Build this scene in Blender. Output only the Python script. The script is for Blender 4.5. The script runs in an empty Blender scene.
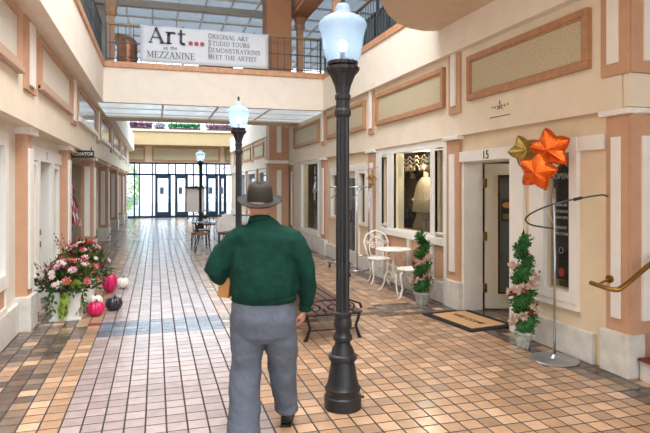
import bpy, bmesh, math, random
from mathutils import Vector, Matrix
random.seed(7)
R = math.radians; PI = math.pi
SC = bpy.context.scene
COL = SC.collection

# ------------------------------------------------------------------ camera
FPX = 560.0; CAMH = 1.68; YAW = math.atan(169/560)
cam = bpy.data.cameras.new('camera'); camo = bpy.data.objects.new('camera', cam); COL.objects.link(camo)
cam.sensor_width = 36; cam.lens = FPX/650*36; cam.clip_start = .05; cam.clip_end = 300
cam.shift_y = -(216.5-186)/650
camo.location = (0, 0, CAMH); camo.rotation_euler = (R(90), 0, -YAW)
SC.camera = camo

# ------------------------------------------------------------------ world, exposure, big lights
w = bpy.data.worlds.new('world'); SC.world = w; w.use_nodes = True
w.node_tree.nodes['Background'].inputs[0].default_value = (.80, .90, 1.0, 1)
w.node_tree.nodes['Background'].inputs[1].default_value = 1.25
vs = SC.view_settings; vs.view_transform = 'Standard'; vs.look = 'None'; vs.gamma = 1; vs.use_curve_mapping = False
vs.exposure = 1.36

def area(name, loc, sx, sy, power, col, rot=(0, 0, 0)):
    l = bpy.data.lights.new(name, 'AREA'); l.shape = 'RECTANGLE'; l.size = sx; l.size_y = sy
    l.energy = power; l.color = col
    o = bpy.data.objects.new(name, l); COL.objects.link(o); o.location = loc; o.rotation_euler = rot
    return o
# daylight coming down through the two skylights (just above the glazing)
area('skylight_daylight', (1.3, 3.5, 8.4), 4.6, 15, 600, (1, .975, .95))
area('skylight_daylight', (1.3, 27.6, 8.0), 5.5, 6, 360, (.66, .83, 1))

# ------------------------------------------------------------------ materials
def hexc(h):
    h = h.lstrip('#'); v = [int(h[i:i+2], 16)/255 for i in (0, 2, 4)]
    return tuple((c/12.92 if c <= .04045 else ((c+.055)/1.055)**2.4) for c in v)+(1,)
MATS = {}
def mat(name, col, rough=.5, metal=0, noise=0, nscale=8, bump=0, bscale=40, spec=.5, emit=None, estr=0, trans=0, coat=0, tl=0):
    if name in MATS: return MATS[name]
    m = bpy.data.materials.new(name); m.use_nodes = True; nt = m.node_tree; N = nt.nodes; L = nt.links
    b = N['Principled BSDF']; c = hexc(col)
    b.inputs['Base Color'].default_value = c; b.inputs['Roughness'].default_value = rough
    b.inputs['Metallic'].default_value = metal; b.inputs['Specular IOR Level'].default_value = spec
    b.inputs['Coat Weight'].default_value = coat
    tc = N.new('ShaderNodeTexCoord')
    if noise:
        n = N.new('ShaderNodeTexNoise'); n.inputs['Scale'].default_value = nscale; n.inputs['Detail'].default_value = 4
        L.new(tc.outputs['Object'], n.inputs['Vector'])
        mr = N.new('ShaderNodeMapRange'); mr.inputs['From Min'].default_value = .3; mr.inputs['From Max'].default_value = .7
        mr.inputs['To Min'].default_value = 1-noise; mr.inputs['To Max'].default_value = 1+noise
        L.new(n.outputs['Fac'], mr.inputs['Value'])
        mx = N.new('ShaderNodeVectorMath'); mx.operation = 'SCALE'; mx.inputs[0].default_value = c[:3]
        L.new(mr.outputs[0], mx.inputs['Scale']); L.new(mx.outputs[0], b.inputs['Base Color'])
    if bump:
        n2 = N.new('ShaderNodeTexNoise'); n2.inputs['Scale'].default_value = bscale; L.new(tc.outputs['Object'], n2.inputs['Vector'])
        bp = N.new('ShaderNodeBump'); bp.inputs['Strength'].default_value = bump; bp.inputs['Distance'].default_value = .01
        L.new(n2.outputs['Fac'], bp.inputs['Height']); L.new(bp.outputs[0], b.inputs['Normal'])
    if emit:
        b.inputs['Emission Color'].default_value = hexc(emit); b.inputs['Emission Strength'].default_value = estr
    out = N['Material Output']
    if tl:
        t = N.new('ShaderNodeBsdfTranslucent'); t.inputs[0].default_value = c
        ms = N.new('ShaderNodeMixShader'); ms.inputs[0].default_value = tl
        L.new(b.outputs[0], ms.inputs[1]); L.new(t.outputs[0], ms.inputs[2]); L.new(ms.outputs[0], out.inputs[0])
        src = ms
    else: src = b
    if trans:
        t = N.new('ShaderNodeBsdfTransparent'); t.inputs[0].default_value = (c[0], c[1], c[2], 1)
        ms = N.new('ShaderNodeMixShader'); ms.inputs[0].default_value = trans
        L.new(src.outputs[0], ms.inputs[1]); L.new(t.outputs[0], ms.inputs[2]); L.new(ms.outputs[0], out.inputs[0])
    MATS[name] = m; return m

cream = mat('cream_wallpaper', '#eddfc9', .8, noise=.05, nscale=3, bump=.08, bscale=300)
fascia_m = mat('fascia_cream', '#f4eadb', .8, noise=.04, nscale=4, bump=.05, bscale=200)
beige = mat('beige_wall', '#e4d0b2', .8, noise=.05, nscale=4)
orange = mat('orange_tan_paint', '#c89d7e', .65, noise=.05, nscale=6)
woodtrim = mat('wood_trim', '#b58662', .5, noise=.15, nscale=12)
trimrail = mat('fascia_rail_wood', '#d09a74', .45, noise=.18, nscale=10)
white = mat('white_paint', '#efebe4', .5, noise=.03, nscale=6)
offwhite = mat('offwhite_paint', '#e4ddcd', .55, noise=.04, nscale=6)
marble = mat('whitewashed_base', '#dcd8d0', .45, noise=.12, nscale=9)
granite = mat('speckled_panel', '#c4b799', .6, noise=.28, nscale=70)
black_iron = mat('black_iron', '#1f1f22', .35, .3, noise=.2, nscale=20, bump=.05)
lampblack = mat('lamp_charcoal', '#2b2b2e', .38, .2, noise=.12, nscale=15)
chrome = mat('chrome', '#b9bcc0', .15, 1)
brass = mat('brass', '#a8854a', .25, 1)
copper = mat('copper', '#a06e54', .4, .5, noise=.2, nscale=6)
darkmetal = mat('dark_blue_frame', '#2b3e55', .4, .3)
darkwood = mat('dark_wood', '#5b4238', .5, noise=.2, nscale=18)
brownwood = mat('brown_seat', '#8a5440', .5, noise=.15, nscale=18)
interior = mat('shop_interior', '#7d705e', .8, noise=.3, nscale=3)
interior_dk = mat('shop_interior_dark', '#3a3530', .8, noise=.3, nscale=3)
def glassmat(name, tint, refl=.06):
    m = bpy.data.materials.new(name); m.use_nodes = True; N = m.node_tree.nodes; L = m.node_tree.links
    N.remove(N['Principled BSDF'])
    t = N.new('ShaderNodeBsdfTransparent'); t.inputs[0].default_value = hexc(tint)
    g = N.new('ShaderNodeBsdfGlossy'); g.inputs['Roughness'].default_value = .02
    lw = N.new('ShaderNodeLayerWeight'); lw.inputs[0].default_value = .25
    mr = N.new('ShaderNodeMapRange'); mr.inputs['To Min'].default_value = refl; mr.inputs['To Max'].default_value = .6
    ms = N.new('ShaderNodeMixShader'); L.new(lw.outputs['Facing'], mr.inputs['Value'])
    pw = N.new('ShaderNodeMath'); pw.operation = 'POWER'; L.new(lw.outputs['Facing'], pw.inputs[0]); pw.inputs[1].default_value = 3; L.new(pw.outputs[0], mr.inputs['Value'])
    L.new(mr.outputs[0], ms.inputs[0]); L.new(t.outputs[0], ms.inputs[1]); L.new(g.outputs[0], ms.inputs[2]); L.new(ms.outputs[0], N['Material Output'].inputs[0])
    MATS[name] = m; return m
glass = glassmat('pane_glass', '#eef3f2')
glass_out = glassmat('entrance_glass', '#f4fafc')
frost = mat('skylight_frost', '#c2c7cc', .35, 0, trans=.12, tl=.5)
clearsky = mat('skylight_clear', '#ffffff', .05, 0, trans=.93)
gloss_glow_ceiling = mat('glossy_panel_added_glow', '#dfe6ea', .25, .2, noise=.25, nscale=3, bump=.25, bscale=4, emit='#d8e6f2', estr=.22)  # faint emission added to brighten the panels, standing in for bright reflections
greyiron = mat('grey_rail_iron', '#4c5358', .4, .5)
whiteiron = mat('white_cast_iron', '#eeeae2', .45, noise=.05)
silver_foil = mat('silver_foil_base', '#b4b7ba', .3, .9, bump=.5, bscale=14)

def expr_floor():
    m = bpy.data.materials.new('terracotta_tiles'); m.use_nodes = True; nt = m.node_tree; N = nt.nodes; L = nt.links
    b = N['Principled BSDF']
    tc = N.new('ShaderNodeTexCoord'); sep = N.new('ShaderNodeSeparateXYZ'); L.new(tc.outputs['Object'], sep.inputs[0])
    def mth(op, a, c=None, d=None):
        n = N.new('ShaderNodeMath'); n.operation = op
        for i, v in enumerate((a, c, d)):
            if v is None: continue
            if isinstance(v, (int, float)): n.inputs[i].default_value = v
            else: L.new(v, n.inputs[i])
        return n.outputs[0]
    S = .142
    u = mth('ADD', mth('DIVIDE', sep.outputs[0], S), .5); v = mth('DIVIDE', sep.outputs[1], S)
    fu = mth('FLOOR', u); fv = mth('FLOOR', v)
    cu = mth('SUBTRACT', u, fu); cv = mth('SUBTRACT', v, fv)
    eu = mth('MINIMUM', cu, mth('SUBTRACT', 1, cu)); ev = mth('MINIMUM', cv, mth('SUBTRACT', 1, cv))
    e = mth('MINIMUM', eu, ev)
    gr = N.new('ShaderNodeMapRange'); gr.inputs['From Min'].default_value = .032; gr.inputs['From Max'].default_value = .06
    L.new(e, gr.inputs['Value']); tilemask = gr.outputs[0]
    cb = N.new('ShaderNodeCombineXYZ'); L.new(fu, cb.inputs[0]); L.new(fv, cb.inputs[1])
    wn = N.new('ShaderNodeTexWhiteNoise'); wn.noise_dimensions = '3D'; L.new(cb.outputs[0], wn.inputs['Vector'])
    rnd = wn.outputs['Value']
    cb2 = N.new('ShaderNodeCombineXYZ'); L.new(fu, cb2.inputs[0]); L.new(fv, cb2.inputs[1]); cb2.inputs[2].default_value = 5
    wn2 = N.new('ShaderNodeTexWhiteNoise'); wn2.noise_dimensions = '3D'; L.new(cb2.outputs[0], wn2.inputs['Vector'])
    rnd2 = wn2.outputs['Value']
    def ramp(fac, stops):
        r = N.new('ShaderNodeValToRGB'); L.new(fac, r.inputs[0]); el = r.color_ramp.elements
        while len(el) < len(stops): el.new(.5)
        for k, (p, c) in enumerate(stops): el[k].position = p; el[k].color = hexc(c)
        return r.outputs[0]
    tan = ramp(rnd, [(0, '#9e8068'), (.25, '#ad8a6b'), (.6, '#bd9675'), (.88, '#caa382'), (1, '#d6b190')])
    pink = ramp(rnd, [(0, '#a08f8c'), (.5, '#ae9b98'), (1, '#bba8a3')])
    dark = ramp(rnd, [(0, '#4c3f38'), (.5, '#66554b'), (.8, '#7a6557'), (1, '#a88a6c')])
    blue = ramp(rnd, [(0, '#4a5665'), (.6, '#66737f'), (1, '#86919b')])
    def inr(x, a, c): return mth('MULTIPLY', mth('GREATER_THAN', x, a), mth('LESS_THAN', x, c))
    def mix(f, a, c):
        n = N.new('ShaderNodeMix'); n.data_type = 'RGBA'; L.new(f, n.inputs[0]); L.new(a, n.inputs[6]); L.new(c, n.inputs[7]); return n.outputs[2]
    runner = inr(fu, -4.5, 5.5)
    col = mix(runner, tan, pink)
    band = mth('MAXIMUM', inr(fv, 46.5, 51.5), mth('MAXIMUM', inr(fv, 126.5, 128.5), inr(fv, 203.5, 206.5)))
    bandcol = mix(runner, dark, blue)
    # some light tiles inside the band outside the runner
    keep = mth('GREATER_THAN', rnd2, .22)
    band2 = mth('MULTIPLY', band, mth('MAXIMUM', keep, runner))
    col = mix(band2, col, bandcol)
    border = mth('MAXIMUM', mth('LESS_THAN', fu, -6.5), mth('GREATER_THAN', fu, 25.5))
    border = mth('MULTIPLY', border, mth('GREATER_THAN', rnd2, .15))
    col = mix(border, col, dark)
    nz = N.new('ShaderNodeTexNoise'); nz.inputs['Scale'].default_value = 9; nz.inputs['Detail'].default_value = 5; L.new(tc.outputs['Object'], nz.inputs['Vector'])
    mr = N.new('ShaderNodeMapRange'); mr.inputs['From Min'].default_value = .3; mr.inputs['From Max'].default_value = .7
    mr.inputs['To Min'].default_value = .88; mr.inputs['To Max'].default_value = 1.08; L.new(nz.outputs['Fac'], mr.inputs['Value'])
    sc = N.new('ShaderNodeVectorMath'); sc.operation = 'SCALE'; L.new(col, sc.inputs[0]); L.new(mr.outputs[0], sc.inputs['Scale'])
    gc = N.new('ShaderNodeRGB'); gc.outputs[0].default_value = hexc('#2c201a')
    fin = mix(tilemask, gc.outputs[0], sc.outputs[0])
    L.new(fin, b.inputs['Base Color'])
    rr = N.new('ShaderNodeMapRange'); rr.inputs['To Min'].default_value = .75; rr.inputs['To Max'].default_value = .23; L.new(tilemask, rr.inputs['Value'])
    L.new(rr.outputs[0], b.inputs['Roughness'])
    b.inputs['Specular IOR Level'].default_value = .75
    bp = N.new('ShaderNodeBump'); bp.inputs['Strength'].default_value = .5; bp.inputs['Distance'].default_value = .004
    L.new(mth('ADD', tilemask, mth('MULTIPLY', rnd, .15)), bp.inputs['Height']); L.new(bp.outputs[0], b.inputs['Normal'])
    return m
tiles = expr_floor()

# ------------------------------------------------------------------ mesh builder
class MB:
    def __init__(s): s.bm = bmesh.new(); s.mi = 0; s.T = Matrix.Identity(4)
    def _fin(s, vs_, fs):
        for f in fs: f.material_index = s.mi
        for v in vs_: v.co = s.T @ v.co
    def box(s, x0, x1, y0, y1, z0, z1, bev=0):
        if x0 > x1: x0, x1 = x1, x0
        if y0 > y1: y0, y1 = y1, y0
        if z0 > z1: z0, z1 = z1, z0
        b = s.bm
        v = [b.verts.new(p) for p in ((x0,y0,z0),(x1,y0,z0),(x1,y1,z0),(x0,y1,z0),(x0,y0,z1),(x1,y0,z1),(x1,y1,z1),(x0,y1,z1))]
        fs = [b.faces.new([v[i] for i in q]) for q in ((0,3,2,1),(4,5,6,7),(0,1,5,4),(1,2,6,5),(2,3,7,6),(3,0,4,7))]
        s._fin(v, fs)
        if bev:
            es = set(e for f in fs for e in f.edges)
            r = bmesh.ops.bevel(b, geom=list(es), offset=bev, segments=2, affect='EDGES', profile=.6)
            for f in r['faces']: f.material_index = s.mi
        return s
    def prism(s, pts, a0, a1, axis='z'):
        b = s.bm
        def P(u, v, t): return {'z': (u, v, t), 'x': (t, u, v), 'y': (u, t, v)}[axis]
        lo = [b.verts.new(P(u, v, a0)) for u, v in pts]; hi = [b.verts.new(P(u, v, a1)) for u, v in pts]
        fs = [b.faces.new(lo[::-1]), b.faces.new(hi)]
        n = len(pts)
        for i in range(n): fs.append(b.faces.new((lo[i], lo[(i+1) % n], hi[(i+1) % n], hi[i])))
        s._fin(lo+hi, fs); return s
    def lathe(s, prof, c=(0, 0, 0), seg=24, flute=0, cap=True):
        b = s.bm; rings = []
        for k, (r, z) in enumerate(prof):
            ring = []
            for i in range(seg):
                a = 2*PI*i/seg; rr = r*(1-(flute if i % 2 else 0)) if callable(flute) is False else r
                ring.append(b.verts.new((c[0]+rr*math.cos(a), c[1]+rr*math.sin(a), c[2]+z)))
            rings.append(ring)
        fs = []
        for k in range(len(rings)-1):
            for i in range(seg):
                j = (i+1) % seg
                fs.append(b.faces.new((rings[k][i], rings[k][j], rings[k+1][j], rings[k+1][i])))
        if cap:
            fs.append(b.faces.new(rings[0][::-1])); fs.append(b.faces.new(rings[-1]))
        s._fin([v for r in rings for v in r], fs); return s
    def tube(s, path, rad, seg=8, up=None, cap=True):
        b = s.bm; P = [Vector(p) for p in path]; n = len(P)
        rads = rad if isinstance(rad, (list, tuple)) else [rad]*n
        rings = []; prev = None
        for i in range(n):
            t = (P[min(i+1, n-1)]-P[max(i-1, 0)])
            if t.length < 1e-9: t = Vector((0, 0, 1))
            t.normalize()
            if prev is None:
                a = Vector(up) if up else (Vector((0, 0, 1)) if abs(t.z) < .9 else Vector((1, 0, 0)))
                u = (a-a.dot(t)*t).normalized()
            else:
                u = (prev-prev.dot(t)*t)
                u = u.normalized() if u.length > 1e-6 else prev
            prev = u; v = t.cross(u)
            r = rads[i]; ru, rv = r if isinstance(r, (list, tuple)) else (r, r)
            rings.append([b.verts.new(P[i]+u*ru*math.cos(2*PI*k/seg)+v*rv*math.sin(2*PI*k/seg)) for k in range(seg)])
        fs = []
        for i in range(n-1):
            for k in range(seg):
                j = (k+1) % seg; fs.append(b.faces.new((rings[i][k], rings[i][j], rings[i+1][j], rings[i+1][k])))
        if cap: fs.append(b.faces.new(rings[0][::-1])); fs.append(b.faces.new(rings[-1]))
        s._fin([v for r in rings for v in r], fs); return s
    def ell(s, c, r, seg=16, rings=10, rot=None):
        M = Matrix.Translation(c) @ (rot if rot else Matrix.Identity(4)) @ Matrix.Diagonal((r[0], r[1], r[2], 1))
        q = bmesh.ops.create_uvsphere(s.bm, u_segments=seg, v_segments=rings, radius=1)
        vs_ = q['verts']; fs = set(f for v in vs_ for f in v.link_faces)
        for v in vs_: v.co = M @ v.co
        s._fin(vs_, fs); return s
    def face(s, pts):
        v = [s.bm.verts.new(p) for p in pts]; f = s.bm.faces.new(v); s._fin(v, [f]); return s
    def leaf(s, p, d, l, wd, up=None, fold=.25):
        d = Vector(d).normalized(); up = Vector(up) if up else Vector((random.uniform(-1, 1), random.uniform(-1, 1), random.uniform(-.2, 1)))
        sd = d.cross(up)
        if sd.length < 1e-3: sd = d.cross(Vector((1, 0, .3)))
        sd.normalize(); n = sd.cross(d); p = Vector(p)
        a = p; m = p+d*l*.45-n*fold*wd; e = p+d*l-n*l*.15
        L1 = p+d*l*.4+sd*wd*.5; R1 = p+d*l*.4-sd*wd*.5
        v = [s.bm.verts.new(q) for q in (a, L1, m, R1, e)]
        fs = [s.bm.faces.new(q) for q in ((v[0], v[2], v[1]), (v[1], v[2], v[4]), (v[0], v[3], v[2]), (v[2], v[3], v[4]))]
        s._fin(v, fs); return s
    def build(s, name, mats, parent=None, smooth=False, loc=None):
        me = bpy.data.meshes.new(name); s.bm.normal_update(); s.bm.to_mesh(me); s.bm.free()
        for m in (mats if isinstance(mats, (list, tuple)) else [mats]): me.materials.append(m)
        if smooth:
            me.polygons.foreach_set('use_smooth', [True]*len(me.polygons))
            if smooth is not True: me.set_sharp_from_angle(angle=R(smooth))
        o = bpy.data.objects.new(name, me); COL.objects.link(o)
        if parent: o.parent = parent
        if loc: o.location = loc
        return o

def tag(o, label=None, cat=None, group=None, kind=None):
    if label: o['label'] = label
    if cat: o['category'] = cat
    if group: o['group'] = group
    if kind: o['kind'] = kind
    return o
def thing(name, label, cat, loc=(0, 0, 0), rz=0, group=None):
    o = bpy.data.objects.new(name, None); COL.objects.link(o); o.empty_display_size = .1
    o.location = loc; o.rotation_euler = (0, 0, rz); return tag(o, label, cat, group)
def dup(root, loc=None, rz=None, label=None, group=None):
    def cp(o, par):
        c = o.copy(); COL.objects.link(c); c.parent = par
        for ch in [x for x in KIDS(o)]: cp(ch, c)
        return c
    r = cp(root, None)
    if loc is not None: r.location = loc
    if rz is not None: r.rotation_euler = (0, 0, rz)
    if label: r['label'] = label
    if group: r['group'] = group
    return r
def KIDS(o): return [x for x in list(COL.objects) if x.parent == o]
CNT = {}
def struct(kind, mb, mats, parent=None, **k):
    """kind 'trim' -> trim_1, trim_2 ...; names with no counter when given as full name with '!'"""
    if kind.endswith('!'): nm = kind[:-1]
    else: CNT[kind] = CNT.get(kind, 0)+1; nm = '%s_%d' % (kind, CNT[kind])
    o = mb.build(nm, mats, parent, **k); o['kind'] = 'structure'; return o
def bake(o, mods, smooth=True):
    for t, kw in mods:
        m = o.modifiers.new(t, t)
        for a, v in kw.items(): setattr(m, a, v)
    dg = bpy.context.evaluated_depsgraph_get(); dg.update()
    me = bpy.data.meshes.new_from_object(o.evaluated_get(dg)); old = o.data
    o.modifiers.clear(); o.data = me
    if smooth: me.polygons.foreach_set('use_smooth', [True]*len(me.polygons))
    return o
def text(name, body, size, m, parent, loc, rot, ext=.002, align='CENTER', sx=1):
    cu = bpy.data.curves.new(name, 'FONT'); cu.body = body; cu.size = size; cu.extrude = ext; cu.align_x = align; cu.align_y = 'CENTER'
    t = bpy.data.objects.new(name, cu); COL.objects.link(t)
    dg = bpy.context.evaluated_depsgraph_get(); dg.update()
    me = bpy.data.meshes.new_from_object(t.evaluated_get(dg)); bpy.data.objects.remove(t)
    me.materials.clear(); me.materials.append(m)
    o = bpy.data.objects.new(name, me); COL.objects.link(o); o.location = loc; o.rotation_euler = rot; o.scale = (sx, 1, 1)
    if parent: o.parent = parent
    return o
FACE_MY = (R(90), 0, 0); FACE_MX = (R(90), 0, R(-90)); FACE_PX = (R(90), 0, R(90))

# serif lettering drawn as strokes ------------------------------------------------
def arc(cx, cy, rx, ry, a0, a1, n=10): return [(cx+rx*math.cos(R(a0+(a1-a0)*i/n)), cy+ry*math.sin(R(a0+(a1-a0)*i/n))) for i in range(n+1)]
TH, TK = .05, .12
GL = {  # advance, [(polyline, width)]
 'A': (.78, [([(.08,0),(.37,1)], TH), ([(.35,1),(.68,0)], TK), ([(.19,.36),(.56,.36)], TH), ([(0,.02),(.2,.02)], TH), ([(.55,.02),(.8,.02)], TH)]),
 'R': (.78, [([(.16,0),(.16,1)], TK), ([(.16,.97),(.38,.97)]+arc(.38,.74,.22,.23,90,-90)+[(.16,.5)], .08), ([(.38,.5),(.7,.02)], TK), ([(.02,.02),(.32,.02)], TH), ([(.02,.98),(.2,.98)], TH), ([(.62,.02),(.8,.02)], TH)]),
 'T': (.72, [([(.36,0),(.36,1)], TK), ([(.02,.97),(.7,.97)], TH), ([(.03,.97),(.03,.78)], TH), ([(.69,.97),(.69,.78)], TH), ([(.22,.02),(.5,.02)], TH)]),
 'S': (.6, [(arc(.29,.74,.2,.22,20,260,10)+arc(.29,.26,.22,.24,80,-160,10), .1)]),
 'O': (.84, [(arc(.42,.5,.34,.47,0,360,20), .09)]),
 'I': (.38, [([(.19,0),(.19,1)], TK), ([(.04,.02),(.34,.02)], TH), ([(.04,.98),(.34,.98)], TH)]),
 'G': (.84, [(arc(.44,.5,.36,.47,45,315,16), .09), ([(.72,.42),(.72,.12)], TK), ([(.56,.42),(.82,.42)], TH)]),
 'N': (.84, [([(.15,0),(.15,1)], TH), ([(.12,.98),(.7,.02)], TK), ([(.7,0),(.7,1)], TH), ([(.02,.02),(.28,.02)], TH), ([(.58,.98),(.83,.98)], TH), ([(0,.98),(.18,.98)], TH)]),
 'L': (.66, [([(.16,0),(.16,1)], TK), ([(.02,.02),(.62,.02)], TH), ([(.62,0),(.62,.22)], TH), ([(.02,.98),(.3,.98)], TH)]),
 'U': (.82, [([(.16,1),(.16,.3)]+arc(.41,.3,.25,.27,180,360,10)+[(.66,1)], .08), ([(.02,.98),(.3,.98)], TH), ([(.55,.98),(.8,.98)], TH)]),
 'D': (.84, [([(.16,0),(.16,1)], TK), ([(.16,.97),(.38,.97)]+arc(.38,.5,.38,.47,90,-90,12)+[(.16,.03)], .08), ([(.02,.02),(.3,.02)], TH), ([(.02,.98),(.3,.98)], TH)]),
 'E': (.68, [([(.16,0),(.16,1)], TK), ([(.02,.02),(.6,.02)], TH), ([(.02,.98),(.58,.98)], TH), ([(.16,.52),(.46,.52)], TH), ([(.6,0),(.62,.22)], TH), ([(.58,1),(.58,.8)], TH), ([(.46,.6),(.46,.42)], TH)]),
 'M': (1.0, [([(.14,0),(.16,1)], TH), ([(.14,1),(.5,.1)], TK), ([(.5,.1),(.84,1)], TH), ([(.86,0),(.84,1)], TK), ([(.02,.02),(.26,.02)], TH), ([(.72,.02),(.98,.02)], TH), ([(.02,.98),(.2,.98)], TH), ([(.8,.98),(.98,.98)], TH)]),
 'H': (.86, [([(.16,0),(.16,1)], TK), ([(.7,0),(.7,1)], TK), ([(.16,.52),(.7,.52)], TH), ([(.02,.02),(.3,.02)], TH), ([(.56,.02),(.84,.02)], TH), ([(.02,.98),(.3,.98)], TH), ([(.56,.98),(.84,.98)], TH)]),
 'Z': (.7, [([(.06,.97),(.64,.97)], TH), ([(.6,.97),(.06,.03)], TK), ([(.06,.03),(.64,.03)], TH), ([(.64,.03),(.64,.24)], TH), ([(.06,.97),(.06,.78)], TH)]),
 'r': (.5, [([(.16,0),(.16,.66)], TK), (arc(.34,.44,.18,.2,175,50,6), .08), ([(.03,.02),(.3,.02)], TH), ([(.02,.64),(.16,.64)], TH)]),
 't': (.42, [([(.18,.88),(.18,.16)]+arc(.3,.16,.12,.13,180,300,6), .1), ([(.03,.64),(.38,.64)], TH)]),
 'o': (.56, [(arc(.28,.33,.21,.3,0,360,14), .08)]),
 'n': (.62, [([(.14,0),(.14,.64)], .1), (arc(.3,.42,.16,.2,170,0,8)+[(.46,0)], .08), ([(.03,.02),(.25,.02)], TH), ([(.36,.02),(.57,.02)], TH)]),
 'h': (.62, [([(.14,0),(.14,1)], .1), (arc(.3,.42,.16,.2,170,0,8)+[(.46,0)], .08), ([(.03,.02),(.25,.02)], TH), ([(.36,.02),(.57,.02)], TH)]),
 'e': (.54, [([(.1,.36),(.46,.36)], TH), (arc(.28,.33,.2,.3,8,320,12), .08)]),
 ' ': (.35, []),
}
def serif(mb, s, x, z, h, y, width=None, fat=1, lsp=.06):
    """letters standing in the XZ plane facing -Y, thickness 3 mm in front of y; caps smaller after first when s has '^'"""
    tot = sum((GL[c][0]+lsp) for c in s)
    k = h if width is None else width/tot
    cx = x
    for c in s:
        adv, st = GL[c]
        for pl, wd in st:
            wd = wd*fat
            for i in range(len(pl)-1):
                a = Vector((pl[i][0]*k, pl[i][1]*h)); b = Vector((pl[i+1][0]*k, pl[i+1][1]*h)); d = b-a
                if d.length < 1e-6: continue
                d.normalize(); n = Vector((-d.y, d.x))*wd*h*.5; e = d*wd*h*.12
                q = [a-e+n, b+e+n, b+e-n, a-e-n]
                mb.prism([(cx+p.x, z+p.y) for p in q][::-1], y-.003, y, 'y')
        cx += (adv+lsp)*k
    return cx

# ================================================================== STRUCTURE
GR = 4.36   # mezzanine trim top
struct('floor!', MB().box(-4.5, 9, -7, 31.2, -.1, 0), tiles)
struct('pavement!', MB().box(-25, 30, 31.2, 60, -.12, -.02), mat('pavement', '#bfbfbb', .7, noise=.1))

# --- right entablature (beam between shopfronts and mezzanine)
RX = 3.9
struct('wall_right!', MB().box(RX, 4.6, 3.94, 31, 2.36, 3.47), cream)
struct('wall_left!', MB().box(-2.2, -1.33, -7, 31, 2.36, 3.47), cream)
# recessed shop walls: built in pieces round the openings
def wallX(x0, x1, y0, y1, holes, m=beige, z1=2.36):
    """wall slab between y0,y1 with rectangular holes (ya,yb,za,zb)"""
    mb = MB(); ys = sorted(set([y0, y1]+[h for q in holes for h in q[:2]]))
    for a, b in zip(ys[:-1], ys[1:]):
        hs = [q for q in holes if q[0] <= a+1e-6 and q[1] >= b-1e-6]
        if not hs: mb.box(x0, x1, a, b, 0, z1)
        else:
            za, zb = hs[0][2:]
            if za > 0: mb.box(x0, x1, a, b, 0, za)
            if zb < z1: mb.box(x0, x1, a, b, zb, z1)
    return struct('wall_shopfront', mb, m)
HR = [(4.62, 5.0, .62, 2.06), (5.58, 6.73, 0, 2.01), (7.56, 8.91, .95, 2.24), (7.17, 7.42, 1.0, 2.24), (9.2, 9.45, 1.0, 2.2), (10.3, 10.65, .95, 1.93),
      (10.85, 11.65, 0, 2.0), (11.9, 12.5, 1.0, 1.93), (13.65, 15.3, .52, 2.28),
      (17.6, 19.2, .9, 2.2), (20.2, 22, .9, 2.2), (23, 24.8, .9, 2.2), (25.8, 27.6, .9, 2.2)]
wallX(3.97, 4.12, 3.94, 31, HR)
# stairwell return wall beside the steps
struct('wall_return!', MB().box(4.0, 9, 3.95, 4.1, 0, 3.47), [orange])
struct('wall_stairwell!', MB().box(8.8, 9, -7, 3.94, 0, 4.2), beige)

# --- fascias of the mezzanine, its floors and soffits
FXR, FXL = 3.8, -1.07
struct('fascia_right!', MB().box(FXR, FXR+.15, -7, 12.75, 3.47, 4.22), fascia_m)
struct('fascia_left!', MB().box(FXL-.15, FXL, -7, 12.75, 3.47, 4.22), fascia_m)
struct('fascia_bridge!', MB().box(FXL-.15, FXR+.15, 12.75, 12.9, 3.47, 4.22), fascia_m)
for a in ((FXR-.03, FXR+.15, -7, 12.75), (FXL-.15, FXL+.03, -7, 12.75), (FXL-.15, FXR+.15, 12.7, 12.9)):
    struct('trim', MB().box(*a, 4.22, GR-.02, bev=.008), trimrail)
struct('ceiling_soffit!', MB().box(FXR+.15, 9, -7, 31, 3.47, 3.6), beige)
struct('ceiling_soffit_left!', MB().box(-5, FXL-.15, -7, 31, 3.47, 3.6), cream)
struct('mezzanine_floor!', MB().box(-6, FXL-.15, -7, 31, 4.1, 4.24).box(FXR+.15, 9, -7, 31, 4.1, 4.24).box(FXL-.15, FXR+.15, 12.9, 15.4, 4.1, 4.24), darkwood)
struct('trim', MB().box(FXL-.15, FXR+.15, 15.4, 16.3, 3.46, 4.23), cream)
struct('trim', MB().box(FXR, FXR+.15, 16.3, 30.3, 3.47, 4.22), fascia_m)
struct('trim', MB().box(FXL-.15, FXL, 16.3, 30.3, 3.47, 4.22), fascia_m)
mb = MB(); 
struct('ceiling_bridge!', MB().box(FXL-.15, FXR+.15, 12.9, 15.4, 3.5, 3.54), gloss_glow_ceiling)
mb = MB()
for i in range(1, 4): x = FXL+i*(FXR-FXL)/4; mb.box(x-.02, x+.02, 12.9, 15.4, 3.475, 3.5)
for y in (13.9, 14.9): mb.box(FXL-.15, FXR+.15, y-.012, y+.012, 3.485, 3.5)
struct('trim', mb, offwhite)

# curved overhang at upper right (underside of the landing)
pts = [(3.8, 7.08), (3.62, 7.15), (3.36, 7.08), (3.12, 6.92), (2.83, 6.6), (2.51, 6.1), (2.3, 5.5), (2.2, 4.8), (2.2, -7), (3.8, -7)]
struct('ceiling_landing!', MB().prism(pts[::-1], 3.86, 4.4), mat('tan_plaster', '#d8c0a4', .8, noise=.06, nscale=5))

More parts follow.
